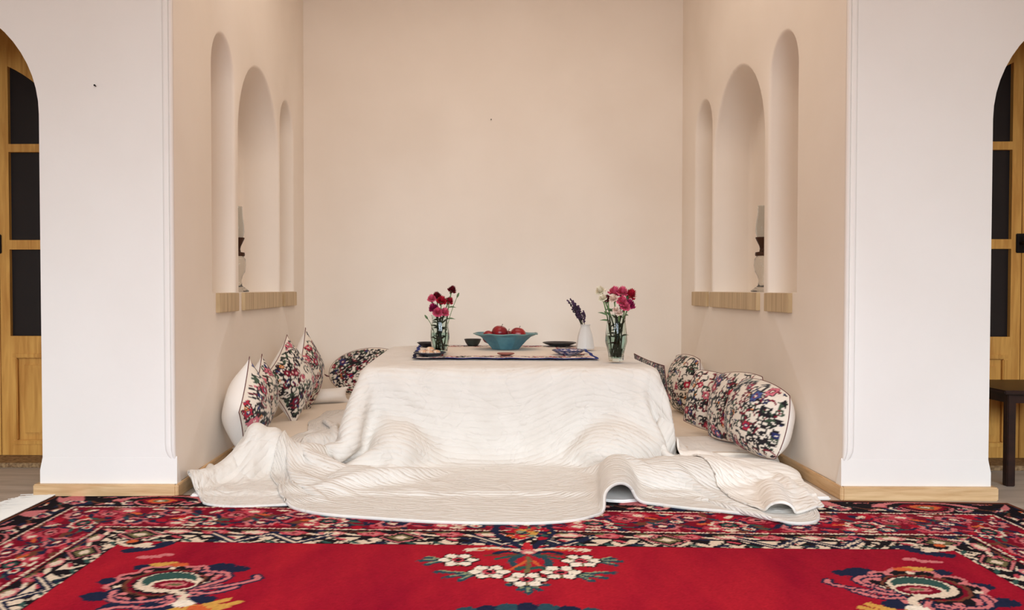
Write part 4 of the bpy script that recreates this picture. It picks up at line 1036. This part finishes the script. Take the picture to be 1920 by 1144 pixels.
oil_lamp((1.442, 4.83, .8005), 'glass oil lamp with dark burner in the middle niche of the right wall')

# ------------------------------------------------------------------ dark stool in the right archway
def stool():
    root = thing('side_table', 'low dark brown wooden table standing in the right archway', 'table', (2.26, 3.84, 0))
    bm = bmesh.new(); box(bm, -.22, .22, -.22, .22, .385, .402, .004); bm_obj('table_top', bm, M_darkwood, root)
    bm = bmesh.new()
    for a, b, c, d in ((-.16, .16, -.178, -.160), (-.16, .16, .160, .178), (-.178, -.160, -.16, .16), (.160, .178, -.16, .16)): box(bm, a, b, c, d, .345, .385)
    bm_obj('apron', bm, M_darkwood, root)
    for sx in (-1, 1):
        for sy in (-1, 1):
            bm = bmesh.new(); box(bm, sx * .17 - .017, sx * .17 + .017, sy * .17 - .017, sy * .17 + .017, 0, .385, .003); bm_obj('leg', bm, M_darkwood, root)
stool()

# ------------------------------------------------------------------ light, camera
def area(name, loc, aim, sx, sy, energy, col, spread=180):
    l = bpy.data.lights.new(name, 'AREA'); l.shape = 'RECTANGLE'; l.size = sx; l.size_y = sy; l.energy = energy; l.color = col; l.spread = math.radians(spread)
    o = link(bpy.data.objects.new(name, l)); o.location = loc; o.rotation_euler = (Vector(aim) - Vector(loc)).to_track_quat('-Z', 'Y').to_euler(); return o
LIGHT_K = 1.0
area('window_daylight', (-2.45, -3.05, 2.0), (-1.7, 2.6, -2.2), 1.6, 1.3, 104 * LIGHT_K, (.74, .89, 1.0), 76)
area('window_daylight', (0, -3.05, 2.0), (0, 2.6, -1.2), 1.6, 1.3, 112 * LIGHT_K, (.82, .92, 1.0), 90)
area('window_daylight', (2.45, -3.05, 2.0), (1.7, 2.6, -2.2), 1.6, 1.3, 104 * LIGHT_K, (.74, .89, 1.0), 76)
area('alcove_fill_light', (0, 4.3, 3.10), (0, 4.3, 0), 1.8, 1.3, 38, (1.0, .87, .74))  # added warm fill to brighten the alcove; no known lamp hangs here
area('room_fill_light', (0, 1.4, 3.10), (0, 2.2, 0), 2.4, 2.0, 78, (1.0, .78, .59))  # added fill, warms the upper piers and lifts the floor; no known fixture
wd = bpy.data.worlds.new('sky'); SC.world = wd; wd.use_nodes = True
wd.node_tree.nodes['Background'].inputs[0].default_value = (.80, .90, 1.0, 1); wd.node_tree.nodes['Background'].inputs[1].default_value = 1.0

F_PX, PPX, PPY = 1650., 861.2, 578.6
cd = bpy.data.cameras.new('camera'); cam = link(bpy.data.objects.new('camera', cd)); SC.camera = cam
cd.sensor_width = 36; cd.sensor_fit = 'HORIZONTAL'; cd.lens = F_PX / 1920 * 36; cd.shift_x = (960 - PPX) / 1920; cd.shift_y = (PPY - 572) / 1920
cd.clip_start = .05
cam.location = (-.1352, 0, .82); cam.rotation_euler = (PI / 2 - .0230, 0, .0152)
vs = SC.view_settings; vs.view_transform = 'Standard'; vs.look = 'None'; vs.gamma = 1; vs.use_curve_mapping = False; vs.exposure = -0.92
SC.cycles.max_bounces = 10; SC.cycles.diffuse_bounces = 6; SC.cycles.transmission_bounces = 10; SC.cycles.transparent_max_bounces = 8
SC.cycles.use_denoising = True; SC.cycles.caustics_reflective = False; SC.cycles.caustics_refractive = False
